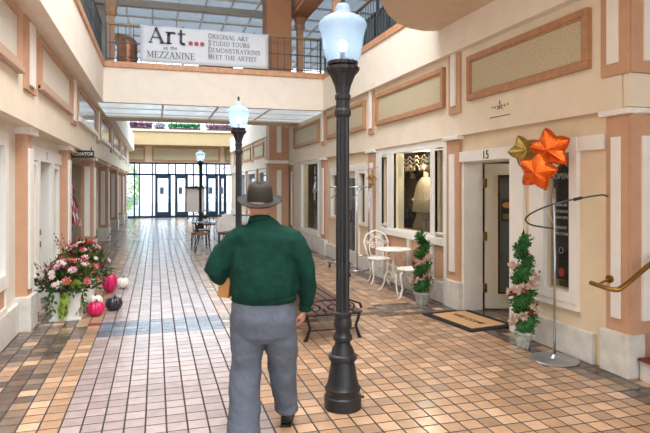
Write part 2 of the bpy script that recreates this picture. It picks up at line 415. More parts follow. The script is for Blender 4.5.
# --- upper panels on right and left
def panel_right(y0, y1, z0=2.78, z1=3.35, x=RX):
    m = MB().box(x-.03, x, y0+.05, y1-.05, z0+.05, z1-.05); struct('trim', m, granite)
    m = MB()
    for (a, b, c, d) in ((y0, y1, z0, z0+.07), (y0, y1, z1-.07, z1), (y0, y0+.07, z0+.07, z1-.07), (y1-.07, y1, z0+.07, z1-.07)): m.box(x-.06, x, a, b, c, d, bev=.006)
    w2 = .07
    for (a, b, c, d) in ((y0+w2, y1-w2, z0+w2, z0+w2+.02), (y0+w2, y1-w2, z1-w2-.02, z1-w2), (y0+w2, y0+w2+.02, z0+w2, z1-w2), (y1-w2-.02, y1-w2, z0+w2, z1-w2)): m.box(x-.045, x, a, b, c, d)
    struct('trim', m, woodtrim)
def pil_right(yc, hw=.15, x=RX):
    struct('trim', MB().box(x-.03, x+.01, yc-hw, yc+hw, 2.66, 3.47), orange)
    struct('trim', MB().box(x-.055, x-.03, yc-hw*.4, yc+hw*.4, 2.76, 3.47, bev=.004), white)
for a, b in ((4.29, 6.41), (7.04, 9.56), (10.15, 12.7), (13.35, 15.97)): panel_right(a, b)
for y in (4.0, 6.77, 9.85, 13.02): pil_right(y)
for a, b in ((17.6, 20), (20.8, 23), (23.8, 26), (26.8, 29)): panel_right(a, b)
for y in (20.4, 23.4, 26.4, 29.4): pil_right(y)
# returns round the stairwell corner
struct('trim', MB().box(RX, 4.25, 3.83, 3.87, 2.66, 3.46), orange)
struct('trim', MB().box(4.02, 4.12, 3.81, 3.83, 2.76, 3.46, bev=.004), white)

def panel_left(y0, y1, z0=2.82, z1=3.42, gl=False):
    x = -1.33
    if gl:
        struct('window', MB().box(x, x+.015, y0+.1, y1-.1, z0+.1, z1-.05), mat('upper_window_glass', '#c9d6e4', .12, .15))
    else:
        struct('trim', MB().box(x, x+.015, y0+.1, y1-.1, z0+.1, z1-.05), mat('pale_speckled_panel', '#d9d2c2', .35, noise=.1, nscale=60))
    m = MB()
    for (a, b, c, d) in ((y0, y0+.12, z0, z1), (y1-.12, y1, z0, z1), (y0+.12, y1-.12, z1-.06, z1)): m.box(x, x+.04, a, b, c, d, bev=.005)
    struct('trim', m, orange)
    struct('trim', MB().box(x, x+.07, y0, y1, z0-.01, z0+.05, bev=.008).box(x, x+.05, y0+.02, y1-.02, z0+.05, z0+.1), [white if gl else mat('pinkish_sill', '#c9a58f', .5)])
def pil_left(yc, hw=.28):
    x = -1.33
    struct('trim', MB().box(x-.01, x+.03, yc-hw, yc+hw, 2.7, 3.47), orange)
    struct('trim', MB().box(x+.03, x+.055, yc-hw*.4, yc+hw*.4, 2.76, 3.44, bev=.004), white)
for a, b, g in ((4.0, 6.3, 0), (7.25, 9.8, 0), (10.55, 13.7, 1), (14.7, 17.7, 1), (18.9, 22.2, 1), (23.4, 26.5, 1)): panel_left(a, b, gl=g)
for y in (6.78, 10.15, 14.2, 18.3, 22.8, 27.4): pil_left(y)

# --- right pilasters (lower)
def low_pil_right(y0, y1, x=3.92, xb=4.1):
    struct('trim', MB().box(x, xb, y0, y1, .38, 2.31), orange)
    yc = (y0+y1)/2; hw = (y1-y0)*.2
    struct('trim', MB().box(x-.025, x, yc-hw, yc+hw, .5, 2.12, bev=.005), white)
    struct('trim', MB().box(x-.05, xb, y0-.05, y1+.05, 2.31, 2.365, bev=.01), white)
    struct('baseboard', MB().box(x-.04, xb, y0-.04, y1+.04, 0, .38, bev=.01), marble)
low_pil_right(3.92, 4.17, 3.95)
for a, b in ((6.72, 7.06), (9.76, 10.12), (12.95, 13.35), (16.3, 16.6)): low_pil_right(a, b)
for y in (19.7, 22.5, 25.3, 28.2): low_pil_right(y, y+.35)
# stairwell corner: near face
struct('trim', MB().box(3.96, 5.2, 3.89, 3.95, .38, 2.31), orange)
for x in (4.06, 4.5): struct('trim', MB().box(x, x+.11, 3.865, 3.89, .5, 2.12, bev=.005), white)
struct('trim', MB().box(4.0, 5.2, 3.85, 3.96, 2.315, 2.362, bev=.01), white)
struct('trim', MB().box(3.91, 9, 3.87, 3.93, 2.37, 3.47), cream)
struct('baseboard_right!', MB().box(3.92, 3.97, 4.31, 5.3, 0, .29, bev=.008).box(3.92, 3.97, 7.11, 9.71, 0, .3, bev=.008).box(3.92, 3.97, 10.17, 10.75, 0, .3, bev=.008)
       .box(3.92, 3.97, 11.75, 12.9, 0, .3, bev=.008).box(3.92, 3.97, 13.4, 16.25, 0, .42, bev=.008).box(3.92, 3.97, 16.65, 30.9, 0, .4), marble)

# protruding column that frames the far hall
struct('trim', MB().box(3.3, 3.9, 16.8, 17.3, 0, 2.36).box(3.3, 3.9, 16.8, 17.3, 2.46, 3.66), orange)
struct('trim', MB().box(3.24, 3.9, 16.74, 17.36, 2.36, 2.46, bev=.01), white)
struct('trim', MB().box(3.53, 3.67, 16.77, 16.8, .5, 2.16, bev=.004).box(3.53, 3.67, 16.77, 16.8, 2.7, 3.5, bev=.004), white)

# --- left wall: recess wall, pilasters, deep colonnade pillars
wallXl = MB(); WX = -1.55
HL = [(4.5, 6.55, .75, 2.1), (8.33, 9.32, 0, 2.03), (7.7, 8.15, .5, 1.95), (9.5, 9.95, .5, 1.95)]
def wl(x0, x1, y0, y1, holes):
    mb = MB(); ys = sorted(set([y0, y1]+[h for q in holes for h in q[:2]]))
    for a, b in zip(ys[:-1], ys[1:]):
        hs = [q for q in holes if q[0] <= a+1e-6 and q[1] >= b-1e-6]
        if not hs: mb.box(x0, x1, a, b, 0, 2.36)
        else:
            za, zb = hs[0][2:]
            if za > 0: mb.box(x0, x1, a, b, 0, za)
            mb.box(x0, x1, a, b, zb, 2.36)
    return struct('wall_shopfront', mb, offwhite)
wl(-1.7, WX, -7, 10.3, HL)
struct('wall_recess!', MB().box(-2.35, -2.2, 10.3, 31, 0, 2.36), mat('recess_wall', '#b9a58c', .8, noise=.2))
struct('ceiling_recess!', MB().box(-2.2, -1.42, 10.3, 31, 2.3, 2.36), beige)
def pil_low_left(y0, y1, xb, xf=-1.41, bs=.4):
    struct('trim', MB().box(xb, xf, y0, y1, bs, 2.28), orange)
    struct('trim', MB().box(xf, xf+.03, y0+(y1-y0)*.12, y1-(y1-y0)*.2, .48, 2.12, bev=.005), white)
    struct('trim', MB().box(xb-.03, xf+.06, y0-.05, y1+.05, 2.28, 2.38, bev=.012), white)
    struct('baseboard', MB().box(xb-.02, xf+.05, y0-.05, y1+.05, 0, bs, bev=.01), marble)
pil_low_left(7.2, 7.5, -1.56, -1.43)
pil_low_left(10.2, 10.55, -1.56, -1.42)
for y in (14.2, 18.3, 22.5, 26.4, 29.2):
    pil_low_left(y, y+.4, -1.68)
    struct('trim', MB().box(-1.61, -1.49, y-.025, y, .5, 2.14, bev=.004), white)
struct('baseboard_left!', MB().box(WX, WX+.05, -7, 7.17, 0, .34, bev=.008).box(WX, WX+.05, 7.65, 8.25, 0, .34, bev=.008).box(WX, WX+.05, 9.4, 10.15, 0, .34, bev=.008), marble)

# --- far end wall with entrance
FY = 31.0
struct('wall_far!', MB().box(-6, -1.6, FY, FY+.2, 0, 4.1).box(4.06, 9, FY, FY+.2, 0, 4.1).box(-1.6, 4.06, FY, FY+.2, 2.93, 4.1), beige)
for a, b in ((-1.5, -.55), (-.2, 3.35), (3.6, 4.05)):
    struct('trim', MB().box(a+.05, b-.05, FY-.03, FY, 3.08, 3.7), granite)
    m = MB()
    for q in ((a, b, 3.0, 3.08), (a, b, 3.68, 3.76), (a, a+.08, 3.08, 3.68), (b-.08, b, 3.08, 3.68)): m.box(q[0], q[1], FY-.07, FY, q[2], q[3])
    struct('trim', m, woodtrim)
struct('fascia_far!', MB().box(-2, 5, 30.3, 30.99, 3.82, 4.52), mat('far_tan_fascia', '#cdb184', .8, noise=.04))
struct('trim', MB().box(-2, 5, 30.22, 30.6, 4.52, 4.62), cream)
m = MB()
for x in (-1.6, -1.12, -.87, -.22, -.05, .62, .97, 1.5, 1.9, 2.35, 2.6, 3.1, 3.3, 3.55, 4.0): m.box(x, x+.07, FY, FY+.08, 0, 2.9)
m.box(-1.6, 4.06, FY, FY+.08, 2.84, 2.93).box(-1.6, 4.06, FY, FY+.08, 2.24, 2.34).box(-1.6, 4.06, FY, FY+.08, 0, .1)
fr = struct('door', m, darkmetal)
o = MB().box(-1.58, 4.04, FY+.03, FY+.04, .1, 2.84).build('glass', glass_out, fr)
for a, b in ((-.05, .69), (.97, 1.57), (2.6, 3.17), (3.3, 3.62)):
    d = MB().box(a, a+.14, FY-.03, FY+.02, .05, 2.24).box(b-.06, b+.08, FY-.03, FY+.02, .05, 2.24).box(a+.14, b-.06, FY-.03, FY+.02, 2.08, 2.24).box(a+.14, b-.06, FY-.03, FY+.02, .05, .3).build('door_leaf', darkmetal, fr)
    MB().tube([(a+.1, FY-.09, 1.05), (b, FY-.09, 1.05)], .025).box(a+.1, a+.13, FY-.09, FY-.03, 1.03, 1.07).box(b-.03, b, FY-.09, FY-.03, 1.03, 1.07).build('push_bar', chrome, d)
text('transom_lettering', 'M SUI', .42, mat('red_lettering', '#d8452f', .5), fr, (3.2, FY-.005, 2.58), (R(90), 0, R(180)), sx=1)
0 and text('transom_lettering', 'T H T U', .3, mat('grey_lettering', '#6c8590', .5), fr, (1.0, FY-.005, 2.58), (R(90), 0, R(180)), sx=1.6)
m = mat('door_flyer', '#54627a', .6)
for x in (.3, 1.25, 2.85, 3.42): MB().box(x-.1, x+.1, FY-.035, FY-.025, 1.25, 1.62).build('door_notice', m, fr)

# --- roof: glazed, frosted beyond the bridge
mf = MB()
for i in range(9):
    x = -1.6+i*.75; mf.box(x-.02, x+.02, 9, 31, 6.98, 7.04)
for j in range(19):
    y = 9+j*1.2; mf.box(-4.8, 7.8, y-.02, y+.02, 6.98, 7.04)
for x in (-4.6, -3.85, -3.1, -2.35, 5.15, 5.9, 6.65, 7.4): mf.box(x-.02, x+.02, 9, 31, 6.98, 7.04)
sky = struct('ceiling_skylight!', mf, offwhite)
MB().box(-4.8, 7.8, 9, 24.6, 7.04, 7.06).build('skylight_pane', frost, sky)
MB().box(-4.8, 7.8, 24.6, 31, 7.04, 7.06).build('skylight_pane', clearsky, sky)
mf = MB()
for i in range(5):
    x = -1.6+i*1.6; mf.box(x-.03, x+.03, -7, 9, 6.95, 7.04)
for j in range(9): mf.box(-1.6, 4.8, -7+j*2-.03, -7+j*2+.03, 6.95, 7.04)
sk2 = struct('ceiling_skylight_near!', mf, offwhite)
MB().box(-1.6, 4.8, -7, 9, 7.04, 7.06).build('skylight_pane', clearsky, sk2)
struct('ceiling_mezzanine!', MB().box(-6, -1.6, -7, 9, 6.95, 7.1).box(4.8, 9, -7, 9, 6.95, 7.1), beige)
struct('trim', MB().box(-1.6, 3.9, 16.2, 16.4, 6.62, 6.8), mat('roof_beam', '#c5bcae', .6))
struct('trim', MB().box(3.2, 3.62, -2, 13.6, 5.85, 6.95), orange)
struct('trim', MB().box(3.17, 3.2, -2, 13.2, 5.95, 6.02).box(3.17, 3.2, -2, 13.2, 6.8, 6.9), woodtrim)
struct('wall_mezzanine_left!', MB().box(-6, -5.8, -7, 31, 4.24, 7).box(-2.5, -2.35, -7, 9, 4.24, 6.95), cream)
# right mezzanine window wall
mw = MB()
for j in range(20):
    y = -2+j*1.0; mw.box(6.4, 6.5, y-.03, y+.03, 4.24, 7)
for z in (4.3, 5.2, 6.1, 6.95): mw.box(6.4, 6.5, -2, 18, z-.03, z+.03)
wm = struct('window', mw, mat('mullion_dark', '#4a4a46', .5))
MB().box(6.44, 6.46, -2, 18, 4.24, 7).build('glass', mat('mezz_glass', '#7f9090', .1, .2, trans=.25), wm)
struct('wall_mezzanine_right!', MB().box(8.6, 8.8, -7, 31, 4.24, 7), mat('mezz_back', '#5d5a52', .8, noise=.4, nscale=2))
# mezzanine columns
def mcol(x, y, r=.075, z1=5.85):
    struct('trim', MB().box(x-r, x+r, y-r, y+r, 4.24, z1-.3).lathe([(r*1.5, z1-.3), (r*1.9, z1-.22), (r*1.6, z1-.18), (r*2.1, z1-.05), (r*2.1, z1)], (x, y, 0), 8), orange)
mcol(-.98, 13.6); mcol(-.95, 16.4); mcol(3.42, 13.5); mcol(3.5, 10.8); mcol(3.9+.2, 8.3, z1=6.9); mcol(4.1, 5.6, z1=6.9)
struct('trim', MB().box(2.5, 3.1, 13.05, 13.6, 4.24, 6.95), mat('column_brown', '#a87650', .6, noise=.05))
struct('wall_mezzanine_far!', MB().box(-6, -1.3, 16.4, 16.5, 4.24, 6.95), mat('mezz_pale', '#b9b3aa', .7, noise=.25, nscale=2))

# ================================================================== RAILINGS
def railing(p0, p1, label, n, name='railing', posts=4):
    p0 = Vector(p0); p1 = Vector(p1); L = (p1-p0).length; d = (p1-p0).normalized(); rz = math.atan2(d.y, d.x)
    t = thing(name, label, 'railing', p0, rz)
    MB().box(0, L, -.025, .025, .80, .84, bev=.008).build('top_rail', brass_rail, t)
    MB().tube([(0, 0, .42), (L, 0, .42)], .01, 6).build('middle_rail', greyiron, t)
    MB().tube([(0, 0, .07), (L, 0, .07)], .012, 6).build('bottom_rail', greyiron, t)
    b0 = MB().tube([(0, 0, .0), (0, 0, .80)], .008, 6).build('baluster', greyiron, t); b0.location.x = L*.5/n
    for i in range(1, n):
        c = b0.copy(); COL.objects.link(c); c.parent = t; c.location.x = L*(i+.5)/n
    s0 = MB().box(-.02, .02, -.02, .02, 0, .86).build('post', greyiron, t)
    for i in range(1, posts+1):
        c = s0.copy(); COL.objects.link(c); c.parent = t; c.location.x = L*i/posts
    return t
brass_rail = mat('brass_top_rail', '#8f7a52', .4, .4)
railing((FXL+.05, 12.8, GR-.02), (FXR-.05, 12.8, GR-.02), 'grey metal railing with brass top rail along the bridge, banner tied to it', 30, posts=3)
railing((FXL-.05, 3, GR-.02), (FXL-.05, 12.75, GR-.02), 'grey railing along the left mezzanine edge', 72, posts=6)
railing((FXR+.05, 12.75, GR-.02), (FXR+.05, 4.5, GR-.02), 'grey railing along the right mezzanine edge behind the lamp globe', 60, posts=5)

# ================================================================== BANNER
ban = thing('banner', 'white banner lettered Art on the Mezzanine hung on the bridge railing', 'banner', (-.33, 12.69, 4.36))
bw, bh = 2.8, .80
m = MB(); nx, nz = 28, 8; g = []
for i in range(nx+1):
    g.append([m.bm.verts.new((bw*i/nx, .012*math.sin(i*1.3+j*.5)*(.4+j/nz*.6)-.01, bh*j/nz-.012*abs(math.sin(i*PI/7))*(j == nz))) for j in range(nz+1)])
for i in range(nx):
    for j in range(nz): m.bm.faces.new((g[i][j], g[i+1][j], g[i+1][j+1], g[i][j+1]))
bo = m.build('cloth', mat('banner_vinyl', '#dde3ea', .5), ban, smooth=True)
bake(bo, [('SOLIDIFY', dict(thickness=.003))])
ink = mat('banner_ink', '#4a485c', .6); ink2 = mat('banner_ink_red', '#b3475f', .6)
yt = -.03
m = MB(); x = serif(m, 'A', .17, .42, .33, yt, fat=1.4, width=.37); x = serif(m, 'r', x-.02, .42, .38, yt, fat=1.4, width=.26); x = serif(m, 't', x-.01, .42, .36, yt, fat=1.4, width=.22)
m.build('lettering', ink, ban)
m = MB()
for i in range(3): m.tube([(1.06+i*.125, yt-.003, .46), (1.06+i*.125, yt, .46)], .048, 16)
m.build('dots', ink2, ban)
m = MB(); serif(m, 'on the', .48, .29, .085, yt, width=.30); m.build('lettering', ink, ban); m = MB(); serif(m, 'MEZZANINE', .14, .10, .14, yt, width=1.02); m.build('lettering', ink, ban)
m = MB()
for i, (s, wd) in enumerate((('ORIGINAL ART', .93), ('STUDIO TOURS', .96), ('DEMONSTRATIONS', 1.2), ('MEET THE ARTIST', 1.12))):
    serif(m, s[0], 1.44, .60-i*.15, .115, yt, width=.072 if s[0] not in 'DMO' else .085); serif(m, s[1:], 1.53, .60-i*.15, .095, yt, width=wd-.12)
m.build('lettering', ink, ban)

# copper tank
tk = thing('copper_tank', 'tall domed copper tank standing on the bridge left of the banner', 'tank', (-.62, 13.4, 4.24))
prof = [(.24, 0), (.24, .04), (.22, .06), (.22, .62)]+[(.22*math.cos(R(a)), .62+.2*math.sin(R(a))) for a in range(10, 90, 12)]+[(.01, .82)]
MB().lathe(prof, seg=28).build('body', copper, tk, smooth=40)
MB().lathe([(.225, .3), (.235, .31), (.235, .34), (.225, .35)], seg=28).build('band', copper, tk)
bt = thing('wooden_bench', 'brown wooden bench end visible below the banner left of centre', 'bench', (.95, 13.3, 4.24))
MB().box(0, .8, 0, .4, .2, .25).build('seat', darkwood, bt); MB().box(.02, .06, .02, .38, 0, .2).build('leg', darkwood, bt); MB().box(.74, .78, .02, .38, 0, .2).build('leg', darkwood, bt)
dup(bt, (1.98, 13.3, 4.24), 0, 'brown wooden bench end visible below the banner near its right end')

# ================================================================== STREET LAMPS
LG = mat('lamp_globe_glass', '#d3e4f2', .12, 0, trans=.64, tl=.24, bump=.3, bscale=25)
def lamp(loc, label, watts):
    t = thing('street_lamp', label, 'street lamp', loc)
    MB().lathe([(.142, 0), (.142, .09), (.13, .10), (.13, .13), (.137, .14), (.137, .155), (.122, .17), (.112, .22), (.098, .30), (.088, .355), (.106, .365), (.11, .38), (.106, .40), (.09, .41), (.078, .45),
                (.06, .48), (.058, .50), (.073, .515), (.075, .54), (.06, .56), (.056, .58), (.068, .61), (.071, .64), (.062, .68), (.067, .69), (.067, .72), (.052, .73)], seg=32).build('base', lampblack, t, smooth=35)
    MB().tube([(.142, 0, .06), (.17, 0, .06)], .012).build('bolt', lampblack, t)
    MB().lathe([(.052, .72), (.050, 2.22)], seg=24, flute=.14).build('pole', lampblack, t)
    MB().lathe([(.05, 2.2), (.062, 2.22), (.062, 2.25), (.052, 2.27), (.052, 2.33), (.06, 2.34), (.06, 2.37), (.05, 2.38), (.062, 2.44), (.095, 2.52), (.12, 2.545), (.128, 2.56), (.128, 2.58), (.1, 2.59), (.115, 2.60), (.115, 2.625), (.09, 2.63)], seg=32, flute=.05).build('capital', lampblack, t)
    gp = [(.112, 2.62), (.135, 2.66), (.148, 2.72), (.158, 2.80), (.172, 2.86), (.186, 2.89), (.184, 2.915), (.165, 2.94), (.13, 2.965), (.095, 2.98), (.07, 2.99), (.062, 3.005), (.06, 3.03), (.05, 3.055), (.025, 3.07), (.004, 3.075)]
    MB().lathe(gp, seg=48, flute=.02, cap=False).build('globe', LG, t, smooth=True)
    MB().lathe([(.012, 3.07), (.02, 3.08), (.01, 3.095), (.022, 3.11), (.012, 3.13), (.002, 3.15)], seg=12).build('finial', lampblack, t, smooth=True)
    MB().tube([(0, 0, 2.62), (0, 0, 2.70)], .02).build('socket', lampblack, t)
    MB().ell((0, 0, 2.745), (.032, .032, .045)).build('bulb', mat('bulb_glow', '#ffffff', .5, emit='#eef5ff', estr=8), t, smooth=True)
    l = bpy.data.lights.new('lamp_light', 'POINT'); l.energy = watts; l.color = (.9, .95, 1); l.shadow_soft_size = .05
    lo = bpy.data.objects.new('lamp_light', l); COL.objects.link(lo); lo.parent = t; lo.location = (0, 0, 2.80)
    t['group'] = 'black street lamps down the hall'
    return t
lamp((1.36, 4.04, 0), 'tall black street lamp nearest the camera, right beside the walking man', .7)
lamp((1.29, 9.15, 0), 'black street lamp rising directly behind the man\'s hat', 1.6)
lamp((1.62, 21.8, 0), 'small distant black street lamp in front of the glass entrance', 2)

# ================================================================== PERSON
PX, PY = .69, 3.72
per = thing('person', 'person in green sweatshirt, grey slacks and brown brimmed hat walking away from the camera', 'person', (PX, PY, 0), -YAW)
skin = mat('skin', '#c98f78', .55, noise=.08, nscale=30)
green = mat('green_fleece', '#10382e', .9, noise=.18, nscale=14, bump=.3, bscale=120, spec=.2)
greyp = mat('grey_slacks', '#646b78', .85, noise=.08, nscale=60, bump=.1, bscale=250, spec=.2)
# body: one continuous figure
b = MB()
b.ell((-.03, .045, 1.57), (.078, .098, .115), 24, 16)
b.ell((-.03, .11, 1.50), (.045, .05, .045))
b.tube([(-.02, .0, 1.36), (-.025, .02, 1.44), (-.028, .03, 1.52)], [.085, .066, .064], 16)
b.ell((-.03, .15, 1.555), (.014, .02, .024))
for sgn in (-1, 1): b.ell((-.03+sgn*.08, .045, 1.56), (.013, .024, .034)); b.ell((-.03+sgn*.03, .13, 1.585), (.014, .012, .01))
b.tube([(0, 0, .78), (0, 0, .95), (0, 0, 1.1), (0, 0, 1.28), (0, -.005, 1.40)], [(.17, .13), (.19, .15), (.19, .15), (.2, .13), (.1, .07)], 20, up=(1, 0, 0))
# arms
RA = [(.17, 0, 1.32), (.245, 0, 1.23), (.285, -.01, 1.10), (.29, .03, .93), (.278, .06, .85)]
b.tube(RA, [.06, .055, .045, .036, .028], 12)
LA = [(-.17, 0, 1.32), (-.26, -.01, 1.23), (-.315, -.02, 1.12), (-.25, .17, 1.07), (-.16, .30, 1.08)]
b.tube(LA, [.06, .055, .048, .038, .028], 12)
# legs
LLEG = [(-.09, 0, .80), (-.115, .01, .5), (-.12, -.08, .12), (-.12, -.12, .06)]
RLEG = [(.09, 0, .80), (.122, .08, .48), (.137, .18, .14), (.138, .2, .06)]
for q in (LLEG, RLEG): b.tube(q, [.1, .07, .045, .045], 12)
body = b.build('body', skin, per)
bake(body, [('REMESH', dict(mode='VOXEL', voxel_size=.009)), ('SMOOTH', dict(factor=.5, iterations=4))])
# hands (separate fingers), rooted in the wrist
def hand(parent, wrist, ddir, palmn, side, curl=1.0):
    d = Vector(ddir).normalized(); n = Vector(palmn).normalized(); sd = d.cross(n).normalized()*side   # sd towards thumb
    w_ = Vector(wrist); m = MB()
    m.tube([w_-d*.03, w_+d*.01, w_+d*.05, w_+d*.085], [(.022, .028), (.016, .032), (.016, .04), (.013, .038)], 12, up=n)
    ks = [(.03, .072, .0085), (.010, .080, .009), (-.011, .074, .0085), (-.031, .058, .0075)]
    for off, ln, r in ks:
        a = w_+d*.082+sd*off; pts_ = [a-d*.02, a]; ang = 0; p = a.copy()
        for k, fr_ in enumerate((.42, .32, .26)):
            ang += R(32)*curl if k == 0 else R(42)*curl
            dd = d*math.cos(ang)+n*math.sin(ang); p = p+dd*ln*fr_; pts_.append(p.copy())
        m.tube(pts_, [r, r, r*.95, r*.88, r*.7], 8)
    a = w_+d*.025+sd*.03; t1 = a+(d*.6+sd*.6+n*.4).normalized()*.036; t2 = t1+(d*.75+n*.6-sd*.1).normalized()*.03
    m.tube([a-sd*.015, a, t1, t2], [.011, .012, .0105, .008], 8)
    o = m.build('hand', skin, parent)
    return bake(o, [('REMESH', dict(mode='VOXEL', voxel_size=.0035)), ('SMOOTH', dict(factor=.5, iterations=3))])
hand(per, (.275, .065, .835), (-.25, .1, -1), (-.9, .25, .1), -1, 1.0)
hand(per, (-.15, .31, 1.08), (.9, .35, -.1), (.0, -.5, -.8), -1, .8)
# sweatshirt
s = MB()
s.tube([(.005, -.0, .925), (.005, -.005, .96), (.003, -.005, 1.04), (0, 0, 1.15), (0, 0, 1.25), (-.003, .0, 1.33), (-.012, .005, 1.40), (-.018, .012, 1.462)],
       [(.205, .155), (.228, .178), (.228, .182), (.222, .168), (.225, .15), (.195, .13), (.13, .1), (.074, .076)], 28, up=(1, 0, 0))
s.tube([(.10, 0, 1.355), (.185, 0, 1.31), (.25, -.005, 1.22), (.288, -.01, 1.09), (.296, .02, .97), (.284, .05, .89), (.280, .058, .865)], [.075, .09, .082, .07, .058, .048, .043], 18)
s.tube([(-.10, 0, 1.355), (-.185, 0, 1.31), (-.265, -.01, 1.22), (-.315, -.03, 1.11), (-.30, .03, 1.08), (-.24, .17, 1.07), (-.18, .27, 1.08)], [.075, .09, .084, .078, .076, .062, .046], 18)
sw = s.build('sweatshirt', green, per)
tx = bpy.data.textures.new('folds', 'CLOUDS'); tx.noise_scale = .11; tx.noise_depth = 2
bake(sw, [('REMESH', dict(mode='VOXEL', voxel_size=.009)), ('SMOOTH', dict(factor=.6, iterations=6)), ('DISPLACE', dict(texture=tx, strength=.028, mid_level=.5))])
MB().tube([(.005, -.002, .905), (.005, -.002, .918), (.005, -.002, .948), (.005, -.002, .96)], [(.2, .15), (.217, .166), (.219, .168), (.212, .16)], 32, up=(1, 0, 0)).build('waistband', green, sw, smooth=True)
MB().tube([(-.02, .0, 1.43), (-.022, .012, 1.47)], [(.088, .088), (.074, .074)], 28, up=(1, 0, 0)).build('collar', green, sw, smooth=True)
MB().tube([(.280, .06, .872), (.277, .064, .83)], [.046, .04], 18).build('cuff', green, sw, smooth=True)
# trousers
p = MB()
p.tube([(0, 0, .93), (0, 0, .88), (0, -.01, .80), (0, -.005, .70), (0, 0, .66)], [(.20, .145), (.215, .16), (.222, .168), (.215, .15), (.17, .11)], 26, up=(1, 0, 0))
p.tube([(-.10, 0, .82), (-.108, -.0, .65), (-.112, .0, .45), (-.118, -.045, .25), (-.12, -.09, .10), (-.12, -.105, .035)], [(.11, .13), (.112, .125), (.105, .11), (.105, .11), (.105, .115), (.104, .115)], 20, up=(1, 0, 0))
p.tube([(.10, 0, .82), (.115, .02, .65), (.122, .09, .45), (.13, .15, .27), (.138, .19, .16), (.138, .195, .10)], [(.112, .13), (.107, .12), (.10, .108), (.088, .10), (.082, .098), (.08, .095)], 20, up=(1, 0, 0))
tr = p.build('trousers', greyp, per)
tx2 = bpy.data.textures.new('folds_long', 'CLOUDS'); tx2.noise_scale = .13
bake(tr, [('REMESH', dict(mode='VOXEL', voxel_size=.009)), ('SMOOTH', dict(factor=.6, iterations=5)), ('DISPLACE', dict(texture=tx2, strength=.032, mid_level=.5))])
MB().box(-.006, .006, -.172, -.16, .72, .86).build('back_seam', greyp, tr)
# shoes
shoe_m = mat('black_leather', '#101012', .25, coat=.3)
def shoe(x, y, lift=0):
    m = MB(); m.tube([(x, y-.09, .045+lift), (x, y-.03, .05), (x, y+.06, .042), (x, y+.15, .034), (x, y+.2, .03)], [(.035, .032), (.05, .04), (.045, .043), (.035, .05), (.018, .03)], 16, up=(0, 0, 1))
    m.ell((x, y-.04, .075), (.042, .055, .035))
    o = m.build('shoe', shoe_m, per); bake(o, [('REMESH', dict(mode='VOXEL', voxel_size=.007)), ('SMOOTH', dict(factor=.5, iterations=3))])
    MB().prism([(x+a*.046, y-.03+b_*.0) for a, b_ in ()] or [(x-.038, y-.1), (x+.038, y-.1), (x+.044, y), (x+.055, y+.12), (x+.03, y+.205), (x-.03, y+.205), (x-.052, y+.12), (x-.042, y)], .0, .018).build('sole', shoe_m, o)
shoe(-.12, -.07); shoe(.14, .235)
# hat
hatm = mat('olive_brown_felt', '#352f29', .85, noise=.12, nscale=20); hatband = mat('dark_hat_band', '#2e2927', .8)
h = MB(); NB = 40; rows = []
for rr, zz in ((.082, .0), (.098, -.002), (.118, -.004), (.138, -.004), (.152, .004), (.154, .007), (.152, .0), (.138, -.009), (.118, -.009), (.098, -.007), (.082, -.006)):
    rows.append([h.bm.verts.new((rr*math.cos(2*PI*k/NB)*1.0, rr*1.18*math.sin(2*PI*k/NB), zz+(.004*abs(math.cos(2*PI*k/NB))**2-.008*abs(math.sin(2*PI*k/NB))**2)*((rr-.08)/.07))) for k in range(NB)])
for i in range(len(rows)-1):
    for k in range(NB): h.bm.faces.new((rows[i][k], rows[i+1][k], rows[i+1][(k+1) % NB], rows[i][(k+1) % NB]))
hat = h.build('hat', hatm, per, smooth=True, loc=(-.027, .045, 1.585)); hat.rotation_euler = (R(13), R(2), 0)
c = MB(); rows = []
for rr, zz in ((.086, -.004), (.086, .03), (.084, .06), (.080, .09), (.071, .115), (.055, .128), (.03, .122), (.004, .116)):
    rows.append([c.bm.verts.new((rr*math.cos(2*PI*k/NB), rr*1.15*math.sin(2*PI*k/NB), zz-(.02*abs(math.cos(2*PI*k/NB))**3 if zz > .1 and rr > .04 else 0)+(.012*math.cos(2*PI*k/NB*2) if zz > .08 else 0))) for k in range(NB)])
for i in range(len(rows)-1):
    for k in range(NB): c.bm.faces.new((rows[i][k], rows[i][(k+1) % NB], rows[i+1][(k+1) % NB], rows[i+1][k]))
c.bm.faces.new(rows[-1]); c.build('crown', hatm, hat, smooth=True)
MB().tube([(0, 0, -.002), (0, 0, .036)], [(.0985, .0885), (.0975, .087)], 36, up=(0, 1, 0)).build('hat_band', hatband, hat, smooth=40)
m = MB(); m.ell((-.03, .03, 1.555), (.081, .09, .05)); m.build('hair', mat('grey_hair', '#8a7064', .9, noise=.2, nscale=80), per, smooth=True)
gm = MB(); gm.tube([(.055, .03, 1.565), (.055, .14, 1.585)], .0035, 6).tube([(-.115, .03, 1.565), (-.115, .14, 1.585)], .0035, 6)
for sx in (-.065, .005): gm.tube([(sx+.024*math.cos(a*PI/6), .15, 1.585+.018*math.sin(a*PI/6)) for a in range(13)], .002, 6)
gm.build('glasses', black_iron, per)
# parcel under the left arm
pc = thing('cardboard_parcel', 'tan cardboard parcel tucked under the left arm of the walking man', 'parcel', (PX, PY, 0), -YAW)
o = MB().box(-.04, .04, -.02, .26, -.07, .08, bev=.006).build('box', mat('kraft_card', '#c08a52', .8, noise=.08), pc); o.location = (-.262, .02, 1.0); o.rotation_euler = (R(5), R(8), R(-10))
MB().box(-.0415, .0415, .1, .14, -.0715, .0815).build('tape', mat('parcel_tape', '#a87342', .4), o)

